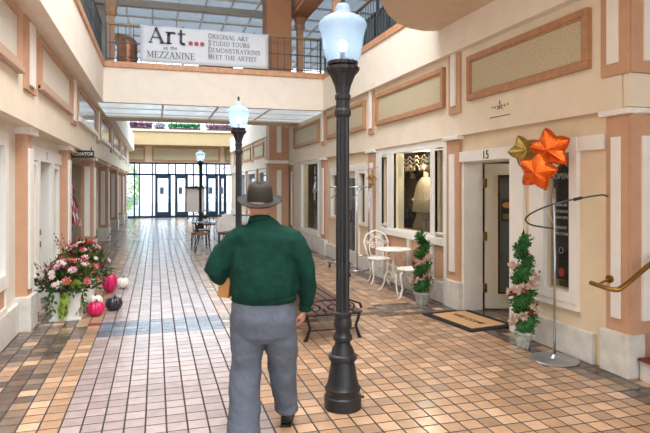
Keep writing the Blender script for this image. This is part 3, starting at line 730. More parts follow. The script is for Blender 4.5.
# ================================================================== SCROLL HELPERS, BENCH
def spiral(cx, cz, r0, r1, a0, a1, n=18):
    return [(cx+(r0+(r1-r0)*i/n)*math.cos(R(a0+(a1-a0)*i/n)), cz+(r0+(r1-r0)*i/n)*math.sin(R(a0+(a1-a0)*i/n))) for i in range(n+1)]
bn = thing('park_bench', 'black iron and dark wood slat bench standing behind the man\'s right hand', 'bench', (1.54, 5.80, 0))
BL = 2.3; BS = Matrix.Diagonal((1.12, 1, .68, 1))
for y in (0.05, BL-.05):
    m = MB(); m.T = BS
    m.tube([(.56, y, .0), (.55, y, .05), (.52, y, .2), (.55, y, .34), (.56, y, .42)], [.022, .018, .015, .016, .018], 8)
    m.tube([(.0, y, .0), (.02, y, .06), (.05, y, .2), (.02, y, .38), (-.02, y, .6), (-.07, y, .8)], [.022, .018, .015, .016, .016, .014], 8)
    m.tube([(.0, y, .40), (.56, y, .40)], .016, 8).tube([(.05, y, .16), (.52, y, .16)], .011, 8)
    m.tube([(-.01, y, .60), (.2, y, .64), (.45, y, .62), (.56, y, .56), (.58, y, .48)], .015, 8)
    for q in (spiral(.44, .51, .02, .085, 0, 520), spiral(.27, .51, .085, .02, 180, 700), spiral(.1, .51, .02, .075, 90, 560)):
        m.tube([(x, y, z) for x, z in q], .009, 6)
    m.build('side_frame', black_iron, bn, smooth=40)
for i in range(6): MB().box(.02+i*.108, .02+i*.108+.085, 0, BL, .285, .305, bev=.005).build('seat_slat', darkwood, bn)
for i in range(3):
    o = MB().box(-.012, .012, 0, BL, -.035, .035, bev=.005).build('back_slat', darkwood, bn); o.location = (-.02-i*.025, 0, .37+i*.085); o.rotation_euler = (0, R(-16), 0)

# ================================================================== RIGHT SHOPFRONTS
def frameX(x, y0, y1, z0, z1, w_, d, m=None):
    """picture frame on an X wall, sticking out toward -X"""
    mb = m or MB()
    mb.box(x-d, x, y0-w_, y1+w_, z0-w_, z0).box(x-d, x, y0-w_, y1+w_, z1, z1+w_).box(x-d, x, y0-w_, y0, z0, z1).box(x-d, x, y1, y1+w_, z0, z1)
    return mb
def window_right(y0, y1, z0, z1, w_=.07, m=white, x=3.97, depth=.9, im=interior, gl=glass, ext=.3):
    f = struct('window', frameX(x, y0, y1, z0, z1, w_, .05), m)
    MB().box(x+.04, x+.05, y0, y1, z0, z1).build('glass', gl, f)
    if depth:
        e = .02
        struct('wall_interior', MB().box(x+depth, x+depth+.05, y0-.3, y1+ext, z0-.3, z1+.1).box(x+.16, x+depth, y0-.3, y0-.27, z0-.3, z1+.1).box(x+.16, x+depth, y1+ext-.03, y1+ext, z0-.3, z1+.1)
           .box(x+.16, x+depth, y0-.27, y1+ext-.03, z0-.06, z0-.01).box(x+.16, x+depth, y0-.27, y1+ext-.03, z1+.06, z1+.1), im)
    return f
# narrow OPEN window beside door 15
f = window_right(4.62, 5.0, .62, 2.06, .1, white, depth=.5, im=mat('grey_room', '#6d6860', .8, noise=.3))
struct('trim', MB().box(3.93, 3.97, 4.18, 5.25, 2.02, 2.16).box(3.93, 3.97, 5.1, 5.25, .45, 2.02).box(3.93, 3.97, 4.52, 5.1, .45, .52), white)
sg = thing('open_sign', 'black OPEN sign hanging in the narrow window right of door 15', 'sign', (4.05, 4.88, 1.18))
MB().prism([(-.13, -.48), (.13, -.48), (.13, .62)]+[(.13*math.cos(R(a)), .62+.1*math.sin(R(a))) for a in range(10, 180, 15)]+[(-.13, .62)], 0, .012, 'x').build('board', mat('sign_black', '#141416', .4), sg)
wm_ = mat('sign_white', '#e9e7e2', .6)
text('lettering', 'OPEN', .085, wm_, sg, (-.003, 0, .60), FACE_MX)
for i, s_ in enumerate(('MON-FRI', 'SATURDAY', '10AM-5PM', 'SUNDAY', 'WELCOME')): text('lettering', s_, .042, wm_, sg, (-.003, 0, .30-i*.065-(.04 if i > 2 else 0)), FACE_MX)
MB().tube([(-.003, 0, -.40), (0, 0, -.40)], .045, 20).build('red_seal', mat('red_seal', '#d6402c', .5), sg)
MB().tube([(-.005, .03*math.cos(a*PI/8), -.17+.03*math.sin(a*PI/8)) for a in range(17)][:17], .004, 6).build('ring_mark', wm_, sg)
vs1 = thing('glass_vase', 'pale green vase on the top shelf inside the OPEN sign window', 'vase', (4.22, 4.78, 1.853))
MB().lathe([(.02, 0), (.04, .02), (.055, .08), (.045, .14), (.025, .17), (.03, .19)], seg=20).build('body', mat('pale_green_glaze', '#a9b894', .3), vs1, smooth=True)
sh = thing('wall_shelf', 'white shelf across the OPEN sign window holding the vase', 'shelf', (4.15, 4.62, 1.83)); MB().box(0, .18, -.2, .58, 0, .02).build('board', offwhite, sh)
MB().box(0, .01, .1, .13, -.05, 0).box(0, .01, .3, .33, -.05, 0).build('bracket', chrome, sh)
ol = thing('wall_outlet', 'small white outlet plate low on the window jamb beside the OPEN sign', 'outlet', (3.92, 5.05, .74)); MB().box(-.008, 0, -.03, .03, -.06, .06, bev=.003).build('plate', white, ol)
MB().box(-.0095, -.008, -.012, .012, .012, .04).box(-.0095, -.008, -.012, .012, -.04, -.012).build('socket', darkwood, ol)

# door 15
m = MB().box(3.92, 3.97, 5.35, 5.6, 0, 2.0, bev=.006).box(3.92, 3.97, 5.26, 6.72, 2.0, 2.14, bev=.006).box(3.96, 4.25, 6.665, 6.76, 0, 2.0).box(3.96, 4.25, 5.53, 5.6, 0, 2.0).box(3.98, 4.25, 5.53, 6.72, 1.99, 2.06)
d15 = struct('door', m, white)
lm_ = MB(); W = .8
lm_.box(0, .17, -.02, .02, .02, 1.98).box(.43, W, -.02, .02, .02, 1.98).box(.17, .43, -.02, .02, .02, .22).box(.17, .43, -.02, .02, 1.83, 1.98)
lf = lm_.build('door_leaf', mat('door_cream', '#ddd5c2', .5), d15); lf.location = (4.28, 6.66, 0); lf.rotation_euler = (0, 0, R(-17))
m = MB().box(.17, .19, -.03, .03, .22, 1.83).box(.41, .43, -.03, .03, .22, 1.83).box(.19, .41, -.03, .03, .22, .24).box(.19, .41, -.03, .03, 1.81, 1.83).build('glass_frame', brass, lf)
MB().box(.19, .41, -.004, .004, .24, 1.81).build('glass', mat('door_glass_grey', '#6f7672', .12, .1), lf)
for z in (.3, 1.0, 1.72): MB().box(-.03, .02, -.035, -.018, z-.06, z+.06, bev=.003).build('hinge', brass, lf)
MB().tube([(W-.06, -.02, 1.0), (W-.06, -.07, 1.0)], .012).ell((W-.06, -.08, 1.0), (.028, .02, .028)).build('knob', brass, lf)
fl = MB().box(.22, .385, -.012, -.005, 1.2, 1.5).build('notice', mat('notice_dark', '#3b3a32', .6), lf)
MB().ell((.30, -.012, 1.42), (.065, .003, .04)).build('notice_patch', mat('notice_orange', '#d59146', .6), fl)
MB().box(.24, .365, -.0135, -.012, 1.23, 1.3).build('notice_patch', mat('notice_green', '#6f7d4a', .6), fl)
text('house_number', '15', .15, mat('number_dark', '#2a2622', .5), d15, (3.915, 6.08, 2.065), FACE_MX)
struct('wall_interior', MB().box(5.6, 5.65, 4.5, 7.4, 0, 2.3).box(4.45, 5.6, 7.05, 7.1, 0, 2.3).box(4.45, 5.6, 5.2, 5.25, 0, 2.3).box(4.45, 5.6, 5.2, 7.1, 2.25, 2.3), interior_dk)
# emblem on entablature
em = thing('wall_emblem', 'small black scroll emblem with underline on the cream band above door 15', 'emblem', (RX-.004, 5.75, 2.62))
m = MB()
for sg_ in (-1, 1):
    m.tube([(0, sg_*y, z) for y, z in spiral(.045, .0, .008, .028, 0, 300, 10)], .004, 5)
    m.tube([(0, sg_*y, z) for y, z in spiral(.10, .01, .005, .02, 90, 330, 8)], .004, 5)
    m.tube([(0, sg_*(.15), .0), (0, sg_*.16, .02)], .005, 5)
m.tube([(0, 0, -.03), (0, 0, .075)], .004, 5).ell((0, 0, .045), (.003, .012, .014))
m.build('scroll', black_iron, em)
MB().box(-.002, .002, -.2, .2, -.118, -.110).build('underline', darkwood, em)

# shopfront with the big display window
sf = MB().box(3.93, 3.97, 7.08, 9.74, 2.24, 2.36).box(3.93, 3.97, 7.42, 7.56, .9, 2.24).box(3.93, 3.97, 8.91, 9.2, .9, 2.24).box(3.93, 3.97, 7.08, 7.17, .3, 2.24).box(3.93, 3.97, 9.45, 9.74, .3, 2.24).box(3.9, 3.97, 7.17, 9.45, .82, .93, bev=.01).box(3.93, 3.97, 7.5, 7.6, .3, .82).box(3.93, 3.97, 8.3, 8.4, .3, .82)
struct('trim', sf, white)
for a, b_ in ((7.2, 7.48), (7.64, 8.26), (8.44, 9.4)): struct('trim', MB().box(3.95, 3.972, a, b_, .33, .80), orange)
window_right(7.56, 8.91, .95, 2.24, .03, white, depth=1.0, im=mat('display_back', '#6f5f4a', .8, noise=.5, nscale=5), ext=1.6)
for (a, b_) in ((7.17, 7.42), (9.2, 9.45)): window_right(a, b_, 1.0, 2.2, .02, white, depth=0)

# mannequins
lace = mat('beige_lace', '#cdb08c', .9, noise=.35, nscale=60); dk = mat('dark_cloth', '#2b2724', .9, noise=.3, nscale=20); cl2 = mat('brown_tweed', '#6e5640', .9, noise=.4, nscale=50); mskin = mat('mannequin_skin', '#cfa98a', .6)
def mannequin(loc, label, top, skirt, rz, shawl=False):
    t = thing('mannequin', label, 'mannequin', loc, rz)
    m = MB(); m.tube([(0, 0, .25), (0, 0, .45), (0, 0, .62), (0, 0, .78), (0, 0, .86), (0, 0, .95), (0, .01, 1.0)], [(.15, .1), (.11, .085), (.15, .1), (.17, .09), (.06, .05), (.045, .045), (.04, .045)], 18, up=(1, 0, 0))
    m.ell((0, -.01, 1.07), (.065, .08, .1)); m.ell((0, -.09, 1.06), (.012, .014, .02))
    for sgn in (-1, 1): m.tube([(sgn*.14, 0, .78), (sgn*.22, 0, .62), (sgn*.2, -.12, .48)], [.04, .033, .02], 10)
    o = m.build('body', mskin, t); bake(o, [('REMESH', dict(mode='VOXEL', voxel_size=.012)), ('SMOOTH', dict(factor=.5, iterations=3))])
    m = MB()
    if shawl:
        m.tube([(0, 0, .30), (0, 0, .5), (0, 0, .7), (0, 0, .80), (0, 0, .88)], [(.33, .14), (.3, .13), (.24, .12), (.18, .1), (.075, .06)], 24, up=(1, 0, 0))
    else:
        m.tube([(0, 0, .30), (0, 0, .48), (0, 0, .66), (0, 0, .80), (0, 0, .87)], [(.17, .12), (.135, .105), (.17, .12), (.17, .1), (.07, .06)], 20, up=(1, 0, 0))
        for sgn in (-1, 1): m.tube([(sgn*.13, 0, .79), (sgn*.22, 0, .64), (sgn*.21, -.1, .52)], [.055, .05, .045], 12)
    m.build('top', top, t, smooth=True)
    m = MB(); n = 40; rr = []
    for z, r in ((.0, .24), (.15, .2), (.35, .14)): rr.append([m.bm.verts.new((r*(1+.06*(k % 2))*math.cos(2*PI*k/n), r*.8*(1+.06*(k % 2))*math.sin(2*PI*k/n), z)) for k in range(n)])
    for i in range(2):
        for k in range(n): m.bm.faces.new((rr[i][k], rr[i][(k+1) % n], rr[i+1][(k+1) % n], rr[i+1][k]))
    m.bm.faces.new(rr[0][::-1]); m.bm.faces.new(rr[-1]); m.build('skirt', skirt, t)
    m = MB(); m.lathe([(.13, 1.12), (.135, 1.13), (.085, 1.135), (.08, 1.19), (.05, 1.21), (.01, 1.2)], seg=20).build('hat', dk, t, smooth=40)
    MB().ell((0, .02, 1.06), (.078, .09, .12)).build('hair', dk, t, smooth=True)
    return t
mannequin((4.33, 8.5, .945), 'mannequin in a beige lace shawl in the big right hand display window', lace, cl2, R(-80), True)
mannequin((4.5, 9.35, .945), 'mannequin in a dark brown jacket behind the lace shawl figure', cl2, dk, R(-90))
dr = thing('lace_curtain', 'scalloped lace swag across the top of the big display window', 'curtain', (4.1, 7.6, 2.2))
m = MB()
for k in range(5):
    for j in range(3): m.tube([(0, k*.26+.02+.22*i/10, -.02-.07*j-.06*math.sin(PI*i/10)) for i in range(11)], .008, 5)
    m.tube([(0, k*.26+a, -.1+b_) for a, b_ in spiral(.12, -.14, .01, .06, 0, 560)], .007, 5)
m.build('swag', lace, dr)

# rack of clothes silhouettes inside: hanging garments
for i, (y, c_) in enumerate(((8.75, '#8d7b5c'), (9.85, '#4b463c'), (10.2, '#7a6a4e'))):
    g_ = thing('hanging_dress', ['olive dress hanging at the near end of the display window', 'charcoal dress hanging between the two mannequins', 'khaki dress hanging at the far end of the display window'][i], 'dress', (4.8, y, .95))
    m = MB(); m.tube([(0, 0, .05), (0, 0, .5), (0, 0, .8), (0, 0, 1.05)], [(.05, .16), (.04, .1), (.045, .14), (.02, .04)], 14, up=(1, 0, 0)).build('cloth', mat('dress_%d' % i, c_, .9, noise=.3, nscale=20), g_, smooth=True)
    MB().tube([(0, -.1, 1.0), (0, 0, 1.07), (0, .1, 1.0)], .006, 5).tube([(0, 0, 1.07), (0, 0, 1.2)], .004, 5).build('hanger', chrome, g_)

# door and windows in the third bay
m = MB().box(3.92, 3.97, 10.7, 10.85, 0, 2.0).box(3.92, 3.97, 11.65, 11.8, 0, 2.0).box(3.92, 3.97, 10.2, 12.6, 2.0, 2.12)
dB = struct('door', m, white)
l2 = MB().box(0, .04, 10.86, 10.98, .02, 1.99).box(0, .04, 11.52, 11.64, .02, 1.99).box(0, .04, 10.98, 11.52, .02, .3).box(0, .04, 10.98, 11.52, 1.85, 1.99).build('door_leaf', offwhite, dB, loc=(4.02, 0, 0))
MB().box(.01, .02, 10.98, 11.52, .3, 1.85).build('glass', mat('dark_glass', '#2e3238', .06, .2), l2)
MB().box(-.05, -.03, 11.53, 11.56, .9, 1.15).box(-.05, 0, 11.53, 11.56, .9, .93).box(-.05, 0, 11.53, 11.56, 1.12, 1.15).build('handle', brass, l2)
window_right(10.3, 10.65, .95, 1.93, .06, white, depth=0, gl=MATS['dark_glass'])
window_right(11.9, 12.5, 1.0, 1.93, .06, white, depth=0, gl=MATS['dark_glass'])
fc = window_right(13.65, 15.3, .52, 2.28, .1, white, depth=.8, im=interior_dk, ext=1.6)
struct('trim', MB().box(3.93, 3.97, 13.4, 13.58, .42, 2.36).box(3.93, 3.97, 15.4, 16.25, .42, 2.36), offwhite)
dc = thing('white_cross', 'white cross ornament hanging inside the farther shop window', 'ornament', (4.03, 14.35, 1.5))
MB().box(0, .02, -.06, .06, -.2, .22, bev=.01).box(0, .02, -.16, .16, .0, .11, bev=.01).build('cross', white, dc)
dc2 = thing('shelf_display', 'pale shelf of small goods inside the farther shop window', 'display', (4.3, 14.3, .82))
MB().box(0, .2, -.4, .5, 0, .03).box(0, .2, -.4, .5, .38, .41).build('shelf', offwhite, dc2)
for k in range(4): MB().lathe([(.03, .03), (.05, .08), (.04, .16), (.02, .2)], (.1, -.3+k*.2, 0), 12).build('jar', white, dc2, smooth=True)
# far shop windows right
for a, b_ in ((17.6, 19.2), (20.2, 22), (23, 24.8), (25.8, 27.6)): window_right(a, b_, .9, 2.2, .12, white, depth=0, gl=mat('bluish_glass', '#8b9aa8', .08, .2))

# ================================================================== LEFT SHOPFRONTS
def frameL(x, y0, y1, z0, z1, w_, d):
    return MB().box(x, x+d, y0-w_, y1+w_, z0-w_, z0).box(x, x+d, y0-w_, y1+w_, z1, z1+w_).box(x, x+d, y0-w_, y0, z0, z1).box(x, x+d, y1, y1+w_, z0, z1)
f = struct('window', frameL(WX, 4.5, 6.55, .75, 2.1, .14, .05), white); MB().box(WX-.06, WX-.05, 4.5, 6.55, .75, 2.1).build('glass', mat('grey_shop_glass', '#aeb8ba', .08, .1), f)
struct('wall_interior', MB().box(-2.6, -2.5, 4.2, 6.9, .4, 2.3).box(-2.5, -1.72, 4.2, 6.9, .6, .65), mat('pale_interior', '#a8a59c', .8, noise=.3))
struct('trim', MB().box(WX, WX+.02, 5.1, 6.62, .40, .60), orange)
struct('trim', frameL(WX, 5.1, 6.62, .40, .60, .05, .04), white)
# door number seven
m = MB().box(WX, WX+.06, 8.22, 8.35, 0, 2.02).box(WX, WX+.06, 9.3, 9.42, 0, 2.02).box(WX, WX+.05, 7.62, 10.18, 2.02, 2.2).box(WX-.42, WX+.01, 8.3, 8.36, 0, 2.02).box(WX-.42, WX+.01, 9.29, 9.35, 0, 2.02)
d7 = struct('door', m, white)
lf = MB().box(0, .04, 8.36, 9.29, .02, 2.0).build('door_leaf', mat('pale_blue_white', '#aab7c0', .45), d7, loc=(-1.93, 0, 0))
MB().box(0, .02, 8.36, 8.4, 1.02, 1.10).box(0, .02, 8.36, 8.4, .86, .94).build('lock', brass, d7, loc=(WX+.05, -.08, 0))
MB().tube([(.04, 8.5, 1.0), (.1, 8.5, 1.0)], .014).ell((.11, 8.5, 1.0), (.03, .035, .035)).build('knob', brass, lf)
text('house_number', '7', .16, brass, d7, (WX+.053, 8.85, 2.1), FACE_PX)
for a, b_, mm in ((7.7, 8.15, MATS['beige_wall']), (9.5, 9.95, MATS['grey_shop_glass'])):
    f = struct('window', frameL(WX, a, b_, .5, 1.95, .05, .045), white); MB().box(WX-.05, WX-.04, a, b_, .5, 1.95).build('panel', mm, f)
struct('wall_interior', MB().box(-2.1, -2.0, 7.5, 10.2, 0, 2.3), MATS['pale_interior'])

# elevator sign
es = thing('elevator_sign', 'black hanging ELEVATOR sign with white letters on the left colonnade', 'sign', (-1.32, 11.4, 2.21))
MB().box(-.2, .2, -.015, .015, 0, .14, bev=.004).build('board', mat('sign_black', '#141416', .4), es)
text('lettering', 'ELEVATOR', .085, wm_, es, (0, -.019, .07), FACE_MY, sx=.9)
MB().box(-.16, -.14, -.005, .005, .14, .2).box(.14, .16, -.005, .005, .14, .2).build('hanger', black_iron, es)
# flag
fg = thing('flag', 'american flag drooping on a leaning pole between the left pillars', 'flag', (-1.72, 12.6, 0))
MB().tube([(0, 0, .0), (0, 0, .9)], .015).lathe([(.12, 0), (.12, .03), (.03, .06)], seg=20).build('stand', black_iron, fg)
MB().tube([(.06, -.02, .75), (-.14, .0, 2.0)], .012).build('pole', darkwood, fg)
m = MB(); n = 13
gm_ = []
for i in range(n+1):
    gm_.append([(-.13+.19*t/8+(.015*math.sin(t*2)), .05*math.sin(i*1.1+t*.8), 1.95-1.05*t/8-.02*i*(1-t/10)) for t in range(9)])
for i in range(n):
    for t in range(8):
        m.mi = 2 if (t < 4 and i < 7) else (0 if i % 2 == 0 else 1)
        q = [gm_[i][t], gm_[i][t+1], gm_[i+1][t+1], gm_[i+1][t]]
        q = [(p_[0]+.05*(k > 1)*1+.012*i, p_[1], p_[2]) for k, p_ in enumerate(q)]
        m.face(q)
m.build('cloth', [mat('flag_red', '#a8323a', .8), mat('flag_white', '#e6e2de', .8), mat('flag_blue', '#2b3458', .8)], fg)

# ================================================================== PLANTED ARRANGEMENTS AND PUMPKINS
leafg = mat('leaf_green', '#4d7434', .6, noise=.3, nscale=20, tl=.25); leafl = mat('leaf_lime', '#9bb24a', .6, noise=.2, nscale=10, tl=.25); leafd = mat('leaf_dark', '#2f4a2a', .6, noise=.3, tl=.2)
burg = mat('leaf_burgundy', '#5c2430', .6, noise=.3); redl = mat('leaf_red', '#b2413c', .6, noise=.3, tl=.2); twig = mat('twig', '#5e4436', .8)
FC = {'white': '#efe2dc', 'pink': '#e3a9b6', 'magenta': '#b9164f', 'coral': '#dd7f72', 'red': '#c4303a', 'plum': '#3f1a2a', 'peach': '#f0b59a'}
fmats = {k: mat('petal_'+k, v, .6, noise=.1, nscale=30, tl=.2) for k, v in FC.items()}
fmesh = {}
def flower_mesh(c_):
    if c_ in fmesh: return fmesh[c_]
    m = MB()
    for ring, (n, r, l, tilt) in enumerate(((7, .006, .045, 15), (6, .005, .036, 42), (4, .003, .026, 68))):
        for k in range(n):
            a = 2*PI*k/n+ring*.4; d = Vector((math.cos(a)*math.cos(R(tilt)), math.sin(a)*math.cos(R(tilt)), math.sin(R(tilt))))
            m.leaf(Vector((math.cos(a)*r, math.sin(a)*r, 0)), d, l, .036, up=Vector((-math.cos(a)*math.sin(R(tilt)), -math.sin(a)*math.sin(R(tilt)), math.cos(R(tilt)))), fold=.2)
    m.ell((0, 0, .012), (.012, .012, .012), 8, 6)
    o = m.build('flower', fmats[c_]); fmesh[c_] = o.data; bpy.data.objects.remove(o); return fmesh[c_]
def arrangement(loc, label, w_, hgt, potw, poth, cols, seed, trail=True):
    random.seed(seed)
    t = thing('flower_planter', label, 'planter', loc, 0, 'flower planters on the left')
    a = potw/2
    m = MB(); bm = m.bm
    m.box(-a*1.02, a*1.02, -a*1.02, a*1.02, 0, .03, bev=.004)
    lo = [(-a*.86, -a*.86), (a*.86, -a*.86), (a*.86, a*.86), (-a*.86, a*.86)]
    v0 = [bm.verts.new((x, y, .03)) for x, y in lo]; v1 = [bm.verts.new((x/.86, y/.86, poth-.04)) for x, y in lo]
    for i in range(4): bm.faces.new((v0[i], v0[(i+1) % 4], v1[(i+1) % 4], v1[i]))
    bm.faces.new(v0[::-1]); bm.faces.new(v1)
    m.box(-a*1.06, a*1.06, -a*1.06, a*1.06, poth-.04, poth, bev=.005); m.build('pot', white, t)
    MB().box(-a*.95, a*.95, -a*.95, a*.95, poth, poth+.008).build('soil', darkwood, t)
    def surf(u, el):
        return Vector((math.cos(u)*math.cos(el)*w_*.5, math.sin(u)*math.cos(el)*w_*.4, poth+.03+math.sin(el)*hgt))
    for nm, mm, cnt, l, wd in (('foliage', leafg, 380, .085, .045), ('dark_foliage', leafd, 240, .08, .035), ('burgundy_foliage', burg, 150, .08, .035), ('red_foliage', redl, 170, .055, .02)):
        m = MB()
        for _ in range(cnt):
            u = random.uniform(0, 2*PI); el = random.uniform(-.15, 1.45); k = random.uniform(.45, 1.0)
            if nm == 'red_foliage': el = random.uniform(.3, 1.5); k = random.uniform(.8, 1.12)
            p_ = surf(u, el); p_ = Vector((p_.x*k, p_.y*k, poth+(p_.z-poth)*k)); d = Vector((p_.x, p_.y, (p_.z-poth)*.8+.05))+Vector((random.uniform(-.2, .2), random.uniform(-.2, .2), random.uniform(-.2, .25)))
            m.leaf(p_, d, l*random.uniform(.7, 1.2), wd)
        if nm == 'foliage':
            for k in range(26):
                u = 2*PI*k/26; m.tube([(0, 0, poth), tuple(surf(u, .9)*.6+Vector((0, 0, poth*.4))), tuple(surf(u, .7))], .004, 4)
        m.build(nm, mm, t)
    if trail:
        m = MB()
        for sx in (-.75, -.1, .9, 1.05, -.95):
            for k in range(16):
                z = poth+.03-k*poth*.055; y = -a*1.15 if abs(sx) < .9 else random.uniform(-a, 0)
                m.leaf((sx*a*1.1+random.uniform(-.03, .03), y+random.uniform(-.03, .01), z), (random.uniform(-1, 1), -.8, random.uniform(-1, .2)), .07, .045)
        m.build('trailing_leaves', leafg, t)
        m = MB()
        for k in range(14): m.leaf((-.0+random.uniform(-.04, .04), -a*1.2-.01, poth+.02-k*.018), (random.uniform(-.4, .4), -.3, -1), .12, .08)
        for k in range(8): m.leaf((.12+random.uniform(-.06, .06), -a*1.25, poth+.09+random.uniform(-.02, .03)), (random.uniform(-1, 1), -.5, .1), .13, .09)
        m.build('lime_leaves', leafl, t)
    for i in range(34):
        c_ = random.choice(cols); el = random.uniform(.15, 1.4); u = random.uniform(PI, 2*PI) if i % 4 else random.uniform(0, PI)
        p_ = surf(u, el)*1.0; n_ = Vector((p_.x, p_.y-.05, (p_.z-poth)*.9)).normalized()
        o = bpy.data.objects.new('flower', flower_mesh(c_)); COL.objects.link(o); o.parent = t; o.location = p_+n_*.015
        o.rotation_euler = n_.to_track_quat('Z', 'Y').to_euler(); k = random.uniform(.7, 1.25); o.scale = (k, k, k)
    m = MB()
    for k in range(6):
        u = random.uniform(0, 2*PI); e = Vector((math.cos(u)*w_*.55, math.sin(u)*w_*.3, poth+hgt*random.uniform(1.0, 1.35)))
        m.tube([(0, 0, poth), tuple(e*.5+Vector((0, 0, poth*.5))), tuple(e)], [.005, .004, .002], 5)
        for j in range(3): m.ell(e*(1-.06*j), (.009, .009, .012), 6, 5)
    m.build('twig', twig, t)
    return t
arrangement((-1.08, 7.78, 0), 'white square planter with mixed flowers and trailing lime leaves, nearest on the left', .74, .34, .36, .36, ['white', 'pink', 'coral', 'peach', 'plum', 'white', 'white'], 3)
arrangement((-1.02, 8.85, 0), 'second flower planter of red, pink and white blooms behind the nearest one', .74, .48, .34, .36, ['red', 'magenta', 'white', 'pink', 'coral', 'plum', 'white'], 8, False)

def pumpkin(loc, label, col, r, hz, nl=12, stemc='#5a5a3a'):
    t = thing('pumpkin', label, 'pumpkin', loc, 0, 'pumpkins on the floor by the planters')
    m = MB(); seg = 72; rows = []; K = 16
    for i in range(K+1):
        th_ = PI*i/K; row = []
        for k in range(seg):
            a = 2*PI*k/seg; rib = 1-.09*abs(math.cos(a*nl/2))**3
            rr = r*math.sin(th_)**.85*rib; z = hz/2-math.cos(th_)*hz/2*(1)
            z -= (.16*hz*math.exp(-(rr/(r*.3))**2) if i > K/2 else 0)
            row.append(m.bm.verts.new((rr*math.cos(a), rr*math.sin(a), max(z, 0))))
        rows.append(row)
    for i in range(K):
        for k in range(seg):
            m.bm.faces.new((rows[i][k], rows[i][(k+1) % seg], rows[i+1][(k+1) % seg], rows[i+1][k]))
    o = m.build('body', mat('pumpkin_'+col, col, .35, noise=.06, coat=.3), t, smooth=True)
    MB().tube([(0, 0, hz*.78), (.005, 0, hz*.95), (.02, 0, hz*1.1)], [r*.14, r*.09, r*.11], 8).build('stem', mat('stem_'+stemc, stemc, .8), t, smooth=True)
    return t
pumpkin((-.75, 7.8, 0), 'glossy hot pink pumpkin on the floor in front of the others', '#d3125e', .115, .19)
pumpkin((-.545, 8.08, 0), 'black pumpkin beside the front pink one', '#24262a', .115, .185, stemc='#2a2a2c')
pumpkin((-.80, 8.22, 0), 'white pumpkin half hidden behind the front pink one', '#e6e0d4', .11, .2)
pumpkin((-.70, 9.45, 0), 'tall hot pink pumpkin standing behind, beside the small white one', '#d3125e', .115, .32, nl=10)
pumpkin((-.52, 9.75, 0), 'small white pumpkin farthest to the right of the group', '#ebe6dc', .105, .185)

# ================================================================== TOPIARIES
def topiary(loc, label, hgt, seed, potr=.115, poth=.18):
    random.seed(seed); t = thing('spiral_topiary', label, 'potted plant', loc, 0, 'spiral topiaries')
    m = MB(); a = potr
    m.lathe([(a*.62, 0), (a*.68, .02), (a*.72, .03), (a*.98, poth-.04), (a*1.1, poth-.03), (a*1.1, poth), (a*.9, poth)], seg=4 if hgt > 1.1 else 20)
    m.build('pot', mat('mossy_stone', '#a9aca4', .8, noise=.35, nscale=25), t)
    MB().tube([(0, 0, poth-.02), (0, 0, hgt-.02)], .01, 6).build('trunk', twig, t)
    g_ = mat('topiary_green', '#2f6b2c', .6, noise=.35, nscale=30, tl=.15); m = MB(); turns = 3.2; n = 1400
    H0 = poth+.04
    for i in range(n):
        f_ = i/n; a = f_*turns*2*PI+seed; z = H0+f_*(hgt-H0-.08); rr = .115*(1-.42*f_)
        c_ = Vector((rr*.55*math.cos(a), rr*.55*math.sin(a), z)); d = Vector((random.gauss(0, 1), random.gauss(0, 1), random.gauss(0, 1))).normalized()
        m.leaf(c_+d*rr*.75*random.uniform(.6, 1.1), d+Vector((0, 0, .3)), .036, .024)
    for i in range(40):
        f_ = i/40; a = f_*turns*2*PI+seed; z = H0+f_*(hgt-H0-.08); rr = .115*(1-.42*f_); m.ell((rr*.5*math.cos(a), rr*.5*math.sin(a), z), (rr*.55,)*3, 8, 6)
    m.build('foliage', g_, t)
    MB().lathe([(.012, 0), (.02, .02), (.006, .05), (.001, .08)], (0, 0, hgt-.06), 8).build('finial', black_iron, t)
    for nm, mm, cnt in (('blush_leaves', mat('blush_fabric', '#d9bfae', .8, noise=.15, tl=.2), 330), ('russet_leaves', mat('russet_fabric', '#7b3327', .8, noise=.2, tl=.2), 66)):
        m = MB()
        for _ in range(cnt//6):
            f_ = random.uniform(0, .8)**1.15; a = f_*turns*2*PI+seed+PI+random.uniform(-.5, .5); z = H0+f_*(hgt-H0-.1)-.01; rr = .125*(1-.25*f_)*random.uniform(.8, 1.2)
            c_ = Vector((rr*math.cos(a), rr*math.sin(a), z)); o_ = Vector((math.cos(a), math.sin(a), .2))
            for k in range(6):
                d = o_*.5+Vector((random.uniform(-1, 1), random.uniform(-1, 1), random.uniform(-1, 1))); m.leaf(c_, d, .06, .036)
        m.build(nm, mm, t)
    return t
topiary((3.66, 4.98, 0), 'spiral topiary with blush leaves in a square stone pot beside door 15', 1.22, 4)
topiary((3.62, 7.22, 0), 'smaller spiral topiary in a round stone pot beside the white bistro chair', 1.08, 9)

